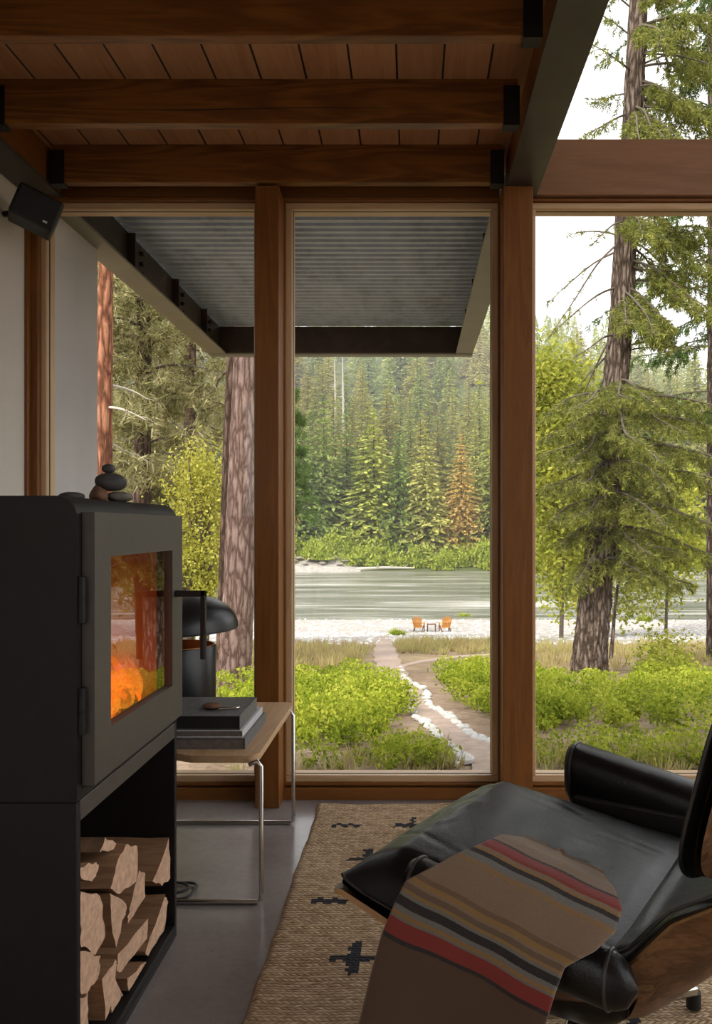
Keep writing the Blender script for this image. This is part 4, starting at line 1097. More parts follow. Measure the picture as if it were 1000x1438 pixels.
parts = []; rg = np.random.default_rng(5)
for (x, y, z, h, g) in far:
    n = 420; t = rg.uniform(.05, 1, n)**1.1; r = 4.2*(1-t)**.85*np.sqrt(rg.uniform(.2, 1, n))+.2; a = rg.uniform(0, 6.28, n)
    P = np.stack([x+r*np.cos(a), y+r*np.sin(a), z+t*h-.12*r], 1); D = np.stack([np.cos(a), np.sin(a), -.5+0*a], 1)
    v, f = leaves(P, 1.9*(.6+.5*(1-t)), .9*(.6+.5*(1-t)), rg, D, .5, .3); parts.append((v, f, np.clip(rg.uniform(.3, .7, n)*g, 0, 1)))
V, F, T = merge_groups(parts)
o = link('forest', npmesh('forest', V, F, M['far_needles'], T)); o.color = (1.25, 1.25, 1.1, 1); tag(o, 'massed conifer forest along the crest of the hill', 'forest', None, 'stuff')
# bare snags high on the slope
for k, (px, tip, lab) in enumerate([(470, 505, 'pale bare snag on the slope, closer to the first fir post'), (481, 500, 'pale bare snag on the slope, the taller of the two')]):
    d = 190+k*4; x = (px-CX)/FP*d; z = hill_z(x, d); h = EYE+(CY-tip)/FP*d-z
    t = thing('dead_tree', lab, 'tree', (x, d, z)); mb = MB().tube([(x, d, z-.3), (x+.2, d, z+h*.5), (x, d, z+h)], [.38, .3, .08], 7)
    mb.build('trunk', M['twig_pale'], t)
    br = MB()
    for q in range(14):
        zz = z+h*fg.uniform(.35, .95); a = fg.uniform(0, 6.28); br.tube([(x, d, zz), (x+1.4*math.cos(a), d+1.4*math.sin(a), zz+fg.uniform(-.3, .3))], [.07, .02], 4)
    br.build('branches', M['twig_pale'], t)

# leafy bushes
def bush_mesh(name, seed, w, h, n, size, mat, cl=26):
    rg = np.random.default_rng(seed); c = rg.normal(size=(cl, 3)); c = unit(c)*rg.uniform(.25, .85, (cl, 1)); c[:, 2] = np.abs(c[:, 2])
    idx = rg.integers(0, cl, n); P = c[idx]+rg.normal(0, .17, (n, 3)); P[:, 2] = np.maximum(P[:, 2], .02)
    P = P*np.array([w, w, h]); V, F = leaves(P, size*rg.uniform(.6, 1.3, n), size*.62*rg.uniform(.6, 1.2, n), rg, None, 1, .35)
    t = np.clip(rg.uniform(0, .8, n)+.25*rg.random(cl)[idx], 0, 1)
    return npmesh(name, V, F, M[mat], t)
def stems_mesh(name, seed, w, h, mat='twig', n=7):
    rg = np.random.default_rng(seed); mb = MB()
    for k in range(n):
        a = rg.uniform(0, 6.28); r = rg.uniform(.2, .6); mb.tube([(0, 0, -.1), (r*.4*w*math.cos(a), r*.4*w*math.sin(a), h*.4), (r*w*math.cos(a), r*w*math.sin(a), h*.8)], [.03*h/2, .02*h/2, .006*h/2], 5)
    o = mb.build(name, M[mat]); me = o.data; bpy.data.objects.remove(o); return me
bv = [(bush_mesh('bush_foliage', 40+k, 1.0, 1.0, 1500, .17, 'bush_leaf'), stems_mesh('bush_stems', 50+k, 1.0, 1.0)) for k in range(4)]
def shrub(x, y, z, w, h, k, lab, grp=None, name='shrub'):
    t = thing(name, lab, 'shrub', (x, y, z), grp); t.scale = (w, w, h); t.rotation_euler = (0, 0, random.uniform(0, 6.28))
    link('foliage', bv[k][0], t); link('stems', bv[k][1], t); return t
bp = random.Random(31)
for k in range(85):
    y = bp.uniform(121.5, 127.5); r = -.53+1.02*(k+bp.random())/85; x = r*y
    shrub(x, y, hill_z(x, y)-.1, bp.uniform(2.2, 3.8), bp.uniform(2.0, 4.6), k % 4, 'bright green leafy shrub along the far river bank', 'shrubs along the far bank')
# driftwood on the far bar
a = ((500-CX)/FP*120.5, 120.5, -5.35); b = ((582-CX)/FP*121, 121, -5.2)
t = thing('driftwood_log', 'long bleached driftwood log lying on the far river bank', 'log', a)
MB().tube([a, (a[0]*.5+b[0]*.5, 121, -5.15), b], [.30, .24, .14], 9, jitter=.08).build('log', M['twig_pale'], t)
for q in (.3, .55, .8):
    p = Vector(a).lerp(Vector(b), q); MB().tube([p, p+Vector((.8, .2, .6))], [.09, .03], 5).build('branch', M['twig_pale'], t)
rk = np.random.default_rng(9)
rockme = []
for p_ in protos:
    q_ = p_.data.copy(); q_.materials.clear(); q_.materials.append(M['shore_rock']); rockme.append(q_)
for k in range(12):
    px = 404+(k/12)*98+rk.uniform(-1, 1); y = 120.5+(k % 3)*1.3; x = (px-CX)/FP*y
    o = protos[k % 5].copy(); C.objects.link(o); r = rk.uniform(.30, .48); o.data = rockme[k % 5]; o.location = (x, y, hill_z(x, y)+.12); o.scale = (r*1.5, r, r*.7); o.rotation_euler = (0, 0, rk.uniform(0, 6)); o.name = 'shore_boulder'
    tag(o, 'pale boulder on the far shore below the bushy conifer', 'boulder', 'boulders on the far shore')
# ------------------------------------------------------------------ near conifers with real branches
def rough_trunk(px_pts, d, widths, name, mat, parent, n=120, seg=40, depth=.045, seed=0, freq=9):
    """trunk along pixel way-points (px, py) standing at depth d, widths in pixels"""
    g = np.random.default_rng(seed)
    cp = curve_pts([W(px, py, d) for px, py in px_pts], n); wd = np.interp(np.linspace(0, 1, n), np.linspace(0, 1, len(widths)), widths)*d/FP/2
    mb = MB(); vs = []; ph = g.uniform(0, 6, 6)
    for i, p in enumerate(cp):
        for k in range(seg):
            a = 2*math.pi*k/seg; z = p[2]
            rid = abs(math.sin(freq*a/2+.9*math.sin(z*2.1+ph[0])+.6*math.sin(z*4.7+ph[1]+a)))**.6*.6+.4*math.sin(freq*1.7*a+z*3+ph[2])*math.sin(z*5.5+3*a+ph[3])
            r = wd[i]*(1+depth*(rid-.5)*2+.02*g.normal())
            vs.append((p[0]+r*math.cos(a), p[1]+r*math.sin(a), z))
    mb.add(vs, [(i*seg+k, i*seg+(k+1) % seg, (i+1)*seg+(k+1) % seg, (i+1)*seg+k) for i in range(n-1) for k in range(seg)])
    return mb.build(name, M[mat], parent, smooth=60), cp
class Boughs:
    def __init__(s, seed): s.rg = np.random.default_rng(seed); s.P = []; s.D = []; s.L = []; s.T = []; s.wood = MB()
    def needles_on(s, a, b, ln, dens, droop=.2, tint=None):
        a, b = np.array(a), np.array(b); l = np.linalg.norm(b-a); n = max(4, int(l*dens)); rg = s.rg
        t = rg.uniform(0, 1, n); ax = unit(b-a); D = unit(rg.normal(size=(n, 3))); D = D-ax*(D@ax)[:, None]; D = unit(unit(D)+ax*.75)
        D[:, 2] -= droop*.3
        s.P.append(a+(b-a)*t[:, None]); s.D.append(D); s.L.append(ln*rg.uniform(.7, 1.2, n)); s.T.append(np.clip(rg.uniform(.1, .75, n)+(rg.uniform(-.15, .3) if tint is None else tint), 0, 1))
    def bough(s, p0, p1, r0=.03, sag=.25, twigs=26, tl=.55, hang=.5, ln=.06, dens=70, bare=.15, tint=None, side=1.0):
        rg = s.rg; p0, p1 = np.array(p0, float), np.array(p1, float); l = np.linalg.norm(p1-p0)
        cp = curve_pts([p0, p0+(p1-p0)*.35+np.array([0, 0, sag*l*.25]), p0+(p1-p0)*.7+np.array([0, 0, sag*l*.12])+rg.normal(0, .03*l, 3), p1], 12)
        s.wood.tube(cp, list(np.linspace(r0, .004, 12)), 6, jitter=.15)
        cp = np.array(cp); ax = unit(p1-p0); lat = unit(np.cross(ax, [0, 0, 1]))
        for k in range(twigs):
            t = bare+(1-bare)*(k+rg.random())/twigs; i = t*11; j = min(int(i), 10); q = cp[j]+(cp[j+1]-cp[j])*(i-j)
            sg_ = 1 if k % 2 else -1
            L_ = tl*(1.15-.75*t)*rg.uniform(.6, 1.2)
            d = unit(ax*.8+lat*sg_*side*rg.uniform(.5, 1.1)+np.array([0, 0, -hang*rg.uniform(.3, 1.2)])); e = q+d*L_
            m = q+d*L_*.5+np.array([0, 0, .04*L_]); e = e+np.array([0, 0, -hang*.25*L_])
            s.wood.tube([q, m, e], [.005, .0035, .0015], 4, cap=False)
            s.needles_on(q, m, ln, dens, hang, tint); s.needles_on(m, e, ln, dens, hang, tint)
            for w in range(3):
                f = rg.uniform(.2, .9); a = q+(e-q)*f; dd = unit(d+rg.normal(0, .55, 3)+np.array([0, 0, -hang*.6])); s.needles_on(a, a+dd*L_*rg.uniform(.25, .5), ln, dens, hang, tint)
    def tuft(s, p, r, n, ln, tint=None, up=.4):
        rg = s.rg; D = rg.normal(size=(n, 3)); D[:, 2] += up; s.P.append(np.array(p)+rg.normal(0, r, (n, 3))); s.D.append(unit(D)); s.L.append(ln*rg.uniform(.6, 1.2, n)); s.T.append(np.clip(rg.uniform(.1, .8, n)+(rg.uniform(-.25, .25) if tint is None else tint), 0, 1))
    def finish(s, parent, mat, wmat='twig', wfac=.16, wname='branches', nname='needles'):
        o0 = np.array(parent_loc(parent)); P = np.concatenate(s.P); L_ = np.concatenate(s.L)
        V, F = needles(P-o0, np.concatenate(s.D), L_, L_*wfac, s.rg)
        link(nname, npmesh(nname, V, F, M[mat], np.concatenate(s.T)), parent)
        if s.wood.v: s.wood.build(wname, M[wmat], parent, smooth=60, recalc=False)

# the big fir past the wide window
D1 = 13.0
base = W(828, 955, D1)
t = thing('fir_tree', 'big old fir with ridged grey bark outside the wide window', 'tree', (base[0], D1, gz_(D1)))
trk, cp = rough_trunk([(823, 985), (827, 940), (832, 880), (840, 800), (850, 700), (858, 600), (866, 520), (872, 450), (880, 310), (888, 180), (897, 0), (905, -180)], D1, [58, 50, 46, 43, 41, 38, 35, 32, 30, 28, 25, 20], 'trunk', 'bark_grey', t, 220, 56, .07, 1, 16)
def trunk_at(py):
    zz = W(0, py, D1)[2]; q = min(cp, key=lambda p: abs(p[2]-zz)); return np.array(q)
bo = Boughs(77); bg = random.Random(5)
def B(py, px2, py2, dd, **k):
    e = W(px2, py2, D1+dd); bo.bough(trunk_at(py), e, **k)
# drooping green mass in the middle
for li_, (py, lx_, rx_) in enumerate([(545, 762, 1060), (580, 755, 1090), (620, 760, 1070), (660, 752, 1090), (700, 775, 1060), (742, 790, 1000), (780, 800, 960)]):
    ends = [(lx_, -.5), (lx_+25, .7), (rx_, -.4), (rx_-70, .8), (rx_-130, -1.3), ((lx_+850)/2, -1.5), (900+8*li_, -2.0), (940, 1.4)]
    if li_ >= 5: ends = [(lx_, -.4), (rx_, -.5), (rx_-40, .6), (905, -1.4), (940, -.9)]
    for (px2, dd) in ends:
        B(py+bg.uniform(-13, 13), px2+bg.uniform(-14, 14), py+bg.uniform(8, 34)+abs(px2-850)*.10, dd+bg.uniform(-.25, .25), r0=.03, sag=.30, twigs=25, tl=.52, hang=.62, ln=.085, dens=92)
# lighter boughs higher up, mostly on the far side of the trunk from the house post
for (py, px2, py2, dd) in [(300,930,330,-1),(290,985,345,.4),(320,1010,380,-.6),(340,960,420,.9),(330,1040,330,0),(360,1000,430,-1.2),(400,940,455,-.8),(410,915,470,-1.4),(270,1060,300,.8),(380,1050,420,.5),(430,930,480,-.5),
                           (60,960,40,-1),(80,1010,90,.5),(110,985,150,-.8),(140,1030,170,.4),(160,950,200,-1.2),(40,1040,20,.2),(180,1020,240,-.3),(120,930,130,1.2),(20,945,-40,-.7),(0,1000,-40,.6),(200,990,260,-1),(90,1060,110,-.8),(40,930,60,-1.6),(150,930,205,-1.5),(-30,960,-60,.5),(150,1080,190,0),(220,1000,290,.6)]:
    B(py, px2+bg.uniform(-8, 8), py2+bg.uniform(-6, 6), dd, r0=.026, sag=.25, twigs=22, tl=.55, hang=.7, ln=.095, dens=95, bare=.2)
    B(py+bg.uniform(-18, 18), px2+bg.uniform(-30, 30), py2+bg.uniform(-20, 20), dd+bg.uniform(-.6, .6), r0=.02, sag=.25, twigs=17, tl=.5, hang=.7, ln=.095, dens=85, bare=.25)
for (py, px2, py2, dd) in [(100,825,60,-.8),(130,835,140,.5),(60,840,20,.3),(160,820,190,-.4),(20,830,-30,0),(200,838,215,.7)]:
    B(py, px2, py2, dd, r0=.02, sag=.1, twigs=12, tl=.4, hang=.5, ln=.085, dens=70, bare=.25)
# nearly bare grey boughs on the near side
for (py, px2, py2, dd) in [(330,770,475,-.3),(345,765,430,.4),(450,795,620,.3),(470,810,500,-.6),(330,800,330,.2),(400,775,470,-.6),(480,800,580,.6),(310,830,345,-.8),(500,930,490,.2),(490,990,485,-.6)]:
    B(py, px2, py2, dd, r0=.022, sag=.3, twigs=8, tl=.30, hang=.3, ln=.065, dens=26, bare=.35)
bo.finish(t, 'fir_needles', wfac=.2)

# second fir whose trunk shows at the edge of the wide window
D2 = 17.0
t = thing('fir_tree', 'thin straight fir trunk at the edge of the wide window behind the big fir', 'tree', (W(998,0,D2)[0], D2, gz_(D2)))
trk2, cp2 = rough_trunk([(1007, 1010), (1006, 700), (1004, 500), (1003, 300), (1001, 0), (1000, -150)], D2, [30, 25, 20, 17, 13, 9], 'trunk', 'bark_grey', t, 90, 24, .05, 4, 10)
b2 = Boughs(88)
for k in range(46):
    py = bg.uniform(-60, 620); q = min(cp2, key=lambda p: abs(p[2]-W(0, py, D2)[2])); a = bg.uniform(0, 6.28); l = bg.uniform(1.2, 2.6)
    b2.bough(q, (q[0]+l*math.cos(a), q[1]+l*math.sin(a), q[2]-.25*l), r0=.02, sag=.25, twigs=18, tl=.55, hang=.7, ln=.12, dens=70)
b2.finish(t, 'fir_cool', wfac=.2)
# slender sapling stem beside the big fir
t = thing('sapling', 'slender bare sapling stem beside the big fir trunk', 'sapling', (W(860,0,15)[0], 15, gz_(15)))
MB().tube([W(858, 925, 15), W(861, 890, 15), W(863, 860, 15), W(868, 820, 15), W(872, 780, 15)], [.045, .04, .033, .028, .015], 8, jitter=.1).build('trunk', M['bark_grey'], t)
b3 = Boughs(3)
for k in range(9):
    py = 850-k*11; p = np.array(W(864+k, py, 15)); a = bg.uniform(0, 6.28); b3.bough(p, p+np.array([.6*math.cos(a), .6*math.sin(a), .15]), r0=.008, twigs=7, tl=.22, hang=.2, ln=.06, dens=50)
b3.finish(t, 'lime_leaf')

# trees seen through the narrow window
def near_tree(name, lab, d, pts, widths, mat, seed, boughs, nmat, depth=.05, freq=10, ln=.14, dens=30, wmat='twig'):
    x = W(pts[0][0], 0, d)[0]
    t = thing(name, lab, 'tree', (x, d, gz_(d)))
    tr, c = rough_trunk(pts, d, widths, 'trunk', mat, t, 130, 36, depth, seed, freq)
    b = Boughs(seed+500)
    for (py, px2, py2, dd, kw) in boughs:
        q = np.array(min(c, key=lambda p: abs(p[2]-W(0, py, d)[2]))); k = dict(r0=.03, sag=.2, twigs=14, tl=.6, hang=.2, ln=ln, dens=dens); k.update(kw)
        b.bough(q, W(px2, py2, d+dd), **k)
    if b.P: b.finish(t, nmat, wmat)
    return t
near_tree('pine_tree', 'thick mauve barked pine trunk in front of the first fir post', 10.6, [(322, 990), (329, 940), (334, 860), (339, 700), (344, 560), (347, 420), (349, 200), (350, 0)], [52, 47, 43, 39, 36, 33, 28, 22], 'bark_mauve', 31,
          [(200, 460, 260, .5, {}), (150, 250, 200, -.5, {}), (100, 420, 80, 1, {}), (60, 230, 40, .8, {})], 'pine_needles', .03, 12)
near_tree('pine_tree', 'thin dark pine trunk just behind the thick mauve one', 12.2, [(309, 985), (313, 880), (317, 740), (321, 600), (326, 480), (330, 300), (333, 60)], [19, 17, 15, 14, 13, 11, 8], 'bark_dark', 32,
          [(420, 270, 440, 0, {}), (480, 400, 500, .5, {}), (300, 240, 330, .6, {}), (520, 282, 560, .3, dict(twigs=8))], 'pine_needles', .05, 8)
near_tree('pine_tree', 'red barked pine trunk beside the grey stucco fin wall', 9.0, [(142, 1040), (144, 900), (146, 700), (147, 520), (149, 370), (151, 150), (152, -50)], [28, 25, 22, 21, 19, 16, 12], 'bark_red', 33,
          [(570, 205, 590, -.3, dict(twigs=3, dens=4, r0=.02)), (540, 206, 560, .2, dict(twigs=2, dens=2, r0=.022)), (620, 190, 640, .3, dict(twigs=3, dens=4, r0=.015)), (300, 230, 330, .4, {}), (350, 200, 400, 1, {})], 'pine_needles', .06, 9, wmat='twig_pale')
# pines farther back that fill the narrow window with olive needles
def needle_pine(px, d, r, tipz, seed, lab, mat='pine_needles', nb=60, low=.15):
    g = random.Random(seed); x = W(px, 0, d)[0]; z0 = gz_(d); t = thing('pine_tree', lab, 'tree', (x, d, z0))
    MB().tube([(x, d, z0-.2), (x+.1, d, z0+tipz*.5), (x, d, z0+tipz)], [.20, .14, .03], 12).build('trunk', M['bark_dark'], t)
    b = Boughs(seed)
    for k in range(nb):
        f = low+(1-low)*(k+g.random())/nb; z = z0+tipz*f; a = g.uniform(0, 6.28); l = r*(1.1-f*.75)*g.uniform(.6, 1.1)
        p0 = np.array((x, d, z)); p1 = p0+np.array([l*math.cos(a), l*math.sin(a), g.uniform(-.25, .15)*l])
        cpb = curve_pts([p0, p0*.6+p1*.4+np.array([0,0,.1*l]), p1], 8); b.wood.tube(cpb, list(np.linspace(.035, .008, 8)), 5)
        for q in range(16):
            u = g.uniform(.25, 1); c = p0+(p1-p0)*u+np.array([g.gauss(0, .22), g.gauss(0, .22), g.gauss(0, .14)]); b.tuft(c, .07, 34, .19)
    b.finish(t, mat)
needle_pine(195, 15, 2.6, 12, 901, 'olive needled pine nearest the fin wall seen through the narrow window', nb=74)
needle_pine(262, 19, 3.0, 14, 902, 'tall olive pine behind the yellow shrub', nb=74)
needle_pine(225, 26, 3.6, 15, 903, 'olive pine standing farthest back in the narrow window', nb=70)
needle_pine(120, 21, 3.2, 14, 904, 'olive pine mostly hidden by the fin wall', nb=55)
needle_pine(330, 30, 3.4, 15, 905, 'olive pine behind the thick mauve trunk', nb=60)
needle_pine(405, 40, 2.0, 12.5, 906, 'dark green pine leaning into view beside the first fir post', mat='fir_cool', nb=60, low=.5)
# leafy yellow green trees
def leaf_tree(px, d, zc, w, h, seed, mat, lab, n=6500, size=.13, cl=60, name='leafy_tree'):
    rg = np.random.default_rng(seed); x = W(px, 0, d)[0]; z0 = gz_(d); t = thing(name, lab, 'tree', (x, d, z0))
    c = unit(rg.normal(size=(cl, 3)))*rg.uniform(.2, 1, (cl, 1))**.6*np.array([w, w, h])+np.array([0, 0, zc-z0])
    c[:, 2] = np.maximum(c[:, 2], .25)
    idx = rg.integers(0, cl, n); P = c[idx]+rg.normal(0, .16*(w+h)/2, (n, 3)); P[:, 2] = np.maximum(P[:, 2], .05)
    V, F = leaves(P, size*rg.uniform(.6, 1.3, n), size*.55*rg.uniform(.6, 1.2, n), rg, None, 1, .3)
    link('leaves', npmesh('leaves', V, F, M[mat], np.clip(rg.uniform(0, .75, n)+.35*rg.random(cl)[idx], 0, 1)), t)
    mb = MB(); mb.tube([(x, d, z0-.2), (x+.1, d, z0+(zc-z0)*.6), (x, d, zc+h*.3)], [.10, .07, .03], 8)
    for k in range(18):
        q = c[k]+np.array([x, d, z0]); mb.tube([(x, d, z0+(zc-z0)*.5), ((x+q[0])/2, (d+q[1])/2, q[2]*.6+(z0+zc)*.2), tuple(q)], [.05, .03, .008], 5)
    mb.build('trunk', M['twig'], t, recalc=False)
leaf_tree(283, 13.2, EYE+(740-740)/FP*13, .42, 1.75, 61, 'yellow_leaf', 'bright yellow green shrub beyond the mauve pine trunk', n=8000, size=.075)
leaf_tree(257, 13, EYE+(740-830)/FP*13, .5, .75, 62, 'yellow_leaf', 'low yellow green shrub beside the stove door edge', n=5000, size=.07)
leaf_tree(788, 33, 3.4, 1.9, 5.4, 63, 'lime_leaf', 'tall yellow green willow close to the second fir post', n=16000, size=.26, cl=120)
leaf_tree(850, 40, 1.2, 3.2, 4.6, 64, 'lime_leaf', 'broad yellow green willow behind the big fir trunk', n=11000, size=.28, cl=90)
leaf_tree(935, 44, .6, 3.0, 4.2, 65, 'lime_leaf', 'yellow green willow past the big fir near the edge of the window', n=8000, size=.28, cl=70)

# ------------------------------------------------------------------ garden growth
def patch(name, lab, pts, n_pl, hgt, seed, mat, leaf=.05, per=80, cat='undergrowth'):
    rg = np.random.default_rng(seed); poly = [G(*p) for p in pts]; xs_ = [p[0] for p in poly]; ys_ = [p[1] for p in poly]
    def inside(x, y):
        c = False; n = len(poly)
        for i in range(n):
            a, b = poly[i], poly[(i+1) % n]
            if (a[1] > y) != (b[1] > y) and x < (b[0]-a[0])*(y-a[1])/(b[1]-a[1])+a[0]: c = not c
        return c
    parts = []; k = 0; tr = 0
    while k < n_pl and tr < 60000:
        tr += 1
        y = 1/rg.uniform(1/max(ys_), 1/min(ys_)) if rg.random() < .6 else rg.uniform(min(ys_), max(ys_)); x = rg.uniform(min(xs_), max(xs_))
        if not inside(x, y): continue
        k += 1; h = hgt*rg.uniform(.25, 1.45); pt = rg.uniform(-.28, .22); n = int(per*rg.uniform(.6, 1.3)); s = leaf*(1+.03*(y-7)) 
        t = rg.uniform(0, 1, n)**.7; a = rg.uniform(0, 6.28, n); r = h*.75*(.35+.65*np.sin(np.pi*np.clip(t, .05, .95)))*np.sqrt(rg.random(n))
        if mat == 'dry_grass':
            r2 = h*.35*np.sqrt(rg.random(n)); P = np.stack([x+r2*np.cos(a), y+r2*np.sin(a), np.full(n, gz_(y))], 1)
            D = np.stack([.35*np.cos(a), .35*np.sin(a), np.ones(n)], 1)+rg.normal(0, .18, (n, 3))
            ll = h*rg.uniform(.5, 1.1, n); v, f = leaves(P+unit(D)*ll[:, None]*.45, ll, .010*(1+.06*(y-7)), rg, D, .05)
        else:
            P = np.stack([x+r*np.cos(a), y+r*np.sin(a), gz_(y)+.02+t*h], 1)
            v, f = leaves(P, s*rg.uniform(.6, 1.4, n), s*.55*rg.uniform(.6, 1.2, n), rg, None, 1, .3)
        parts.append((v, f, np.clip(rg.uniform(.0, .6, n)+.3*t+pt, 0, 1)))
    V, F, T = merge_groups(parts); tag(link(name, npmesh(name, V, F, M[mat], T)), lab, cat, None, 'stuff')
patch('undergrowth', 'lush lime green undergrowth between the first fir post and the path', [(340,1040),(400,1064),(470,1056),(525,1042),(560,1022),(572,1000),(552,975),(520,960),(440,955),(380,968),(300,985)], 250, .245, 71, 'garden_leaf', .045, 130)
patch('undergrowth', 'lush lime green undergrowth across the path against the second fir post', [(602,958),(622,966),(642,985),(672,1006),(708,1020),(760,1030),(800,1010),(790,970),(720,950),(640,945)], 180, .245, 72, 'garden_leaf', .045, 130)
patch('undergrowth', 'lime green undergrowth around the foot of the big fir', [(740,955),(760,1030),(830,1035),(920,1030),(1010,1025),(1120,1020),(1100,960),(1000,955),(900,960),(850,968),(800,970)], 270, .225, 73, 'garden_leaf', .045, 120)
patch('undergrowth', 'tall pale weeds rising above the undergrowth near the edge of the wide window', [(905,965),(960,965),(965,940),(915,935)], 40, .55, 74, 'lime_leaf', .06, 70)
patch('dry_grass', 'sparse dry grass and weeds on the bare soil below the windows', [(340,1085),(480,1070),(560,1040),(640,1060),(640,1090),(330,1092)], 70, .13, 75, 'dry_grass', .05, 22, 'grass')
patch('dry_grass', 'sparse green and straw grass on the soil behind the lounge chair', [(735,1040),(860,1062),(1000,1045),(1120,1045),(1120,1092),(735,1092)], 170, .14, 76, 'dry_grass', .05, 22, 'grass')
patch('dry_grass', 'straw coloured grass strip between the undergrowth and the gravel beach', [(330,905),(440,905),(520,915),(500,945),(420,950),(330,965)], 260, .32, 77, 'dry_grass', .11, 34, 'grass')
patch('dry_grass', 'straw coloured grass beyond the side path below the gravel beach', [(555,905),(700,903),(700,917),(640,921),(560,918)], 170, .32, 78, 'dry_grass', .12, 34, 'grass')
patch('dry_grass', 'straw coloured grass behind the big fir below the gravel beach', [(740,905),(1010,905),(1120,912),(1120,945),(960,940),(740,950)], 340, .30, 79, 'dry_grass', .11, 34, 'grass')
patch('undergrowth', 'scattered low green sprouts on bare soil beside the path end', [(400,1082),(480,1070),(560,1045),(640,1066),(645,1085),(520,1090)], 60, .13, 81, 'garden_leaf', .035, 45)
patch('undergrowth', 'scattered low green sprouts on bare soil behind the lounge chair', [(735,1040),(860,1052),(1000,1040),(1120,1040),(1120,1085),(735,1085)], 150, .14, 82, 'garden_leaf', .035, 45)
# gravel
rg = np.random.default_rng(44); parts = []
for k in range(3600):
    y = rg.uniform(27, 58); x = y*rg.uniform(-.42, .46); s = rg.uniform(.04, .16)
    if y < 32 and rg.random() < .6: continue
    a = rg.uniform(0, 6.28); c, d_ = math.cos(a)*s, math.sin(a)*s; z = gz_(y)
    v = np.array([(x+c, y+d_, z), (x-d_*.8, y+c*.8, z), (x-c, y-d_, z), (x+d_*.8, y-c*.8, z), (x+.2*c, y, z+s*.55)])
    parts.append((v, np.array([[0,1,4],[1,2,4],[2,3,4],[3,0,4]]), np.full(4, rg.random())))
V, F, T = merge_groups(parts); me = npmesh('gravel', V, F, M['white_stone']); tag(link('gravel', me), 'pale rounded gravel spread over the river beach', 'gravel', None, 'stuff')
for (px, py, w, lab) in [(652, 868, .8, 'small green weed tuft on the gravel near the water'), (557, 892, .7, 'small pale weed tuft on the gravel beside the path'), (905, 872, .8, 'green weed tuft on the gravel past the big fir')]:
    x, y, z = G(px, py); shrub(x, y, z, w*.8, w*.5, 1, lab, None, 'weed_tuft')

# ------------------------------------------------------------------ garden chairs on the beach
def slat_chair(px, py, ang, lab):
    x, y, z = G(px, py); t = thing('garden_chair', lab, 'chair', (x, y, z), 'wooden chairs on the beach'); t.rotation_euler = (0, 0, ang)
    def prt(name, mb, mat, l=None):
        me = mb.build(name, M[mat], None, bevel=.004); me.parent = t; me.location = (0, 0, 0)
        if l: me['label'] = l
        return me
    b = MB()
    for k in range(5):      # fan back
        q = (k-2)*.115; hgt = .98-.03*abs(k-2)**1.5
        b.add([(q*.85-.05, -.28, .30), (q*.85+.05, -.28, .30), (q*1.12+.052, -.55, hgt), (q*1.12-.052, -.55, hgt), (q*.85-.05, -.30, .30), (q*.85+.05, -.30, .30), (q*1.12+.052, -.57, hgt), (q*1.12-.052, -.57, hgt)],
              [(0,1,2,3),(7,6,5,4),(0,4,5,1),(1,5,6,2),(2,6,7,3),(3,7,4,0)])
    b.box(-.27, .27, -.46, -.43, .60, .68)
    prt('backrest', b, 'cedar')
    s = MB()
    for k in range(5): s.obox((0, .25-.12*k, .36-.025*k), (.54, .10, .02))
    prt('seat', s, 'cedar')
    for sx in (-1, 1):
        prt('armrest', MB().box(sx*.33-.06, sx*.33+.06, -.42, .32, .55, .575), 'cedar')
        prt('leg', MB().box(sx*.30-.02, sx*.30+.02, .20, .29, -.03, .55), 'cedar_dark')
        prt('leg', MB().add([(sx*.27-.02, .30, .30), (sx*.27+.02, .30, .30), (sx*.27+.02, .30, .40), (sx*.27-.02, .30, .40), (sx*.27-.02, -.62, -.03), (sx*.27+.02, -.62, -.03), (sx*.27+.02, -.50, -.03), (sx*.27-.02, -.50, -.03)],
            [(0,1,2,3),(7,6,5,4),(0,4,5,1),(1,5,6,2),(2,6,7,3),(3,7,4,0)]), 'cedar_dark')
slat_chair(588, 887, R(-12), 'orange slatted garden chair on the gravel beach, on the path side of the small table')
slat_chair(625, 887, R(12), 'orange slatted garden chair on the gravel beach, farther from the path than its twin')
x, y, z = G(606, 886.5)
t = thing('garden_table', 'low dark wooden table between the two orange beach chairs', 'table', (x, y, z))
tt = MB()
for k in range(4): tt.box(x-.28, x+.28, y-.27+.14*k, y-.14+.14*k, z+.42, z+.45)
tt.build('tabletop', M['cedar_dark'], t)
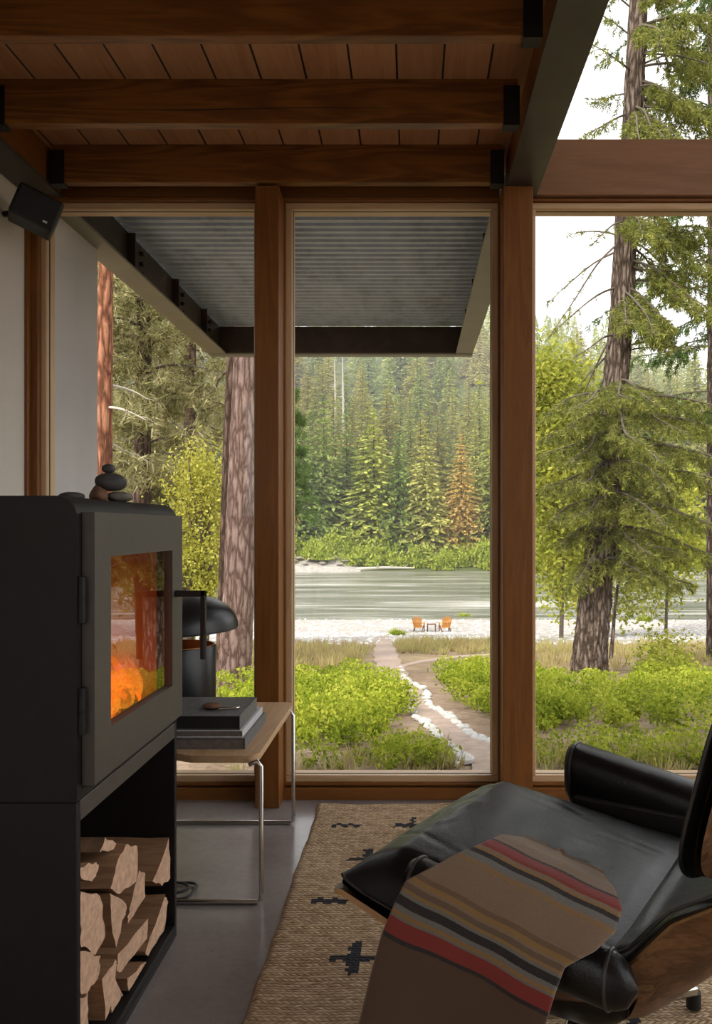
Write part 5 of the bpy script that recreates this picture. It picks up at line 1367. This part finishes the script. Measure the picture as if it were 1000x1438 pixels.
for sx in (-1, 1):
    for sy in (-1, 1): MB().box(x+sx*.24-.03, x+sx*.24+.03, y+sy*.22-.03, y+sy*.22+.03, z-.03, z+.42).build('leg', M['cedar_dark'], t)

# ------------------------------------------------------------------ thin river haze
m, nt, out = newmat('thin haze'); vs_n = N(nt, 'ShaderNodeVolumeScatter'); vs_n.inputs['Density'].default_value = .00065; vs_n.inputs['Color'].default_value = (.97, .98, 1, 1)
L(nt, vs_n.outputs[0], out.inputs['Volume'])
tag(MB().box(-330, 360, 66, 465, -8, 175).build('haze', m, smooth=0), 'thin pale haze hanging in front of the wooded hillside', 'haze', None, 'stuff')
# ------------------------------------------------------------------ sky, sun
w = bpy.data.worlds.new('sky'); S.world = w; w.use_nodes = True; nt = w.node_tree; nt.nodes.clear()
o = nt.nodes.new('ShaderNodeOutputWorld'); b = nt.nodes.new('ShaderNodeBackground'); L(nt, b.outputs[0], o.inputs[0])
tc = nt.nodes.new('ShaderNodeTexCoord'); sp = nt.nodes.new('ShaderNodeSeparateXYZ'); L(nt, tc.outputs['Generated'], sp.inputs[0])
cl = noise(nt, coords(nt, (1, 1, 2.5), 'Generated'), 2.2, 5)
f = mth(nt, 'ADD', sp.outputs[2], mth(nt, 'MULTIPLY', mth(nt, 'SUBTRACT', cl, .5), .25))
L(nt, ramp(nt, f, [(0, (1.0, .985, .96)), (.35, (.97, .98, 1.0)), (1, (.95, .97, 1.0))]), b.inputs[0]); b.inputs[1].default_value = 1.25
sd_ = bpy.data.lights.new('sun', 'SUN'); sd_.energy = 2.6; sd_.angle = R(9); sd_.color = (1, .93, .80)
so = bpy.data.objects.new('sun', sd_); C.objects.link(so); so.rotation_euler = (R(48), 0, R(-38))
vs = S.view_settings; vs.view_transform = 'Standard'; vs.look = 'None'; vs.gamma = 1; vs.use_curve_mapping = False; vs.exposure = 0.9
cy = S.cycles
cy.max_bounces = 10; cy.diffuse_bounces = 5; cy.glossy_bounces = 4; cy.transmission_bounces = 6; cy.transparent_max_bounces = 24
cy.use_denoising = True; cy.caustics_reflective = False; cy.caustics_refractive = False; cy.sample_clamp_indirect = 6
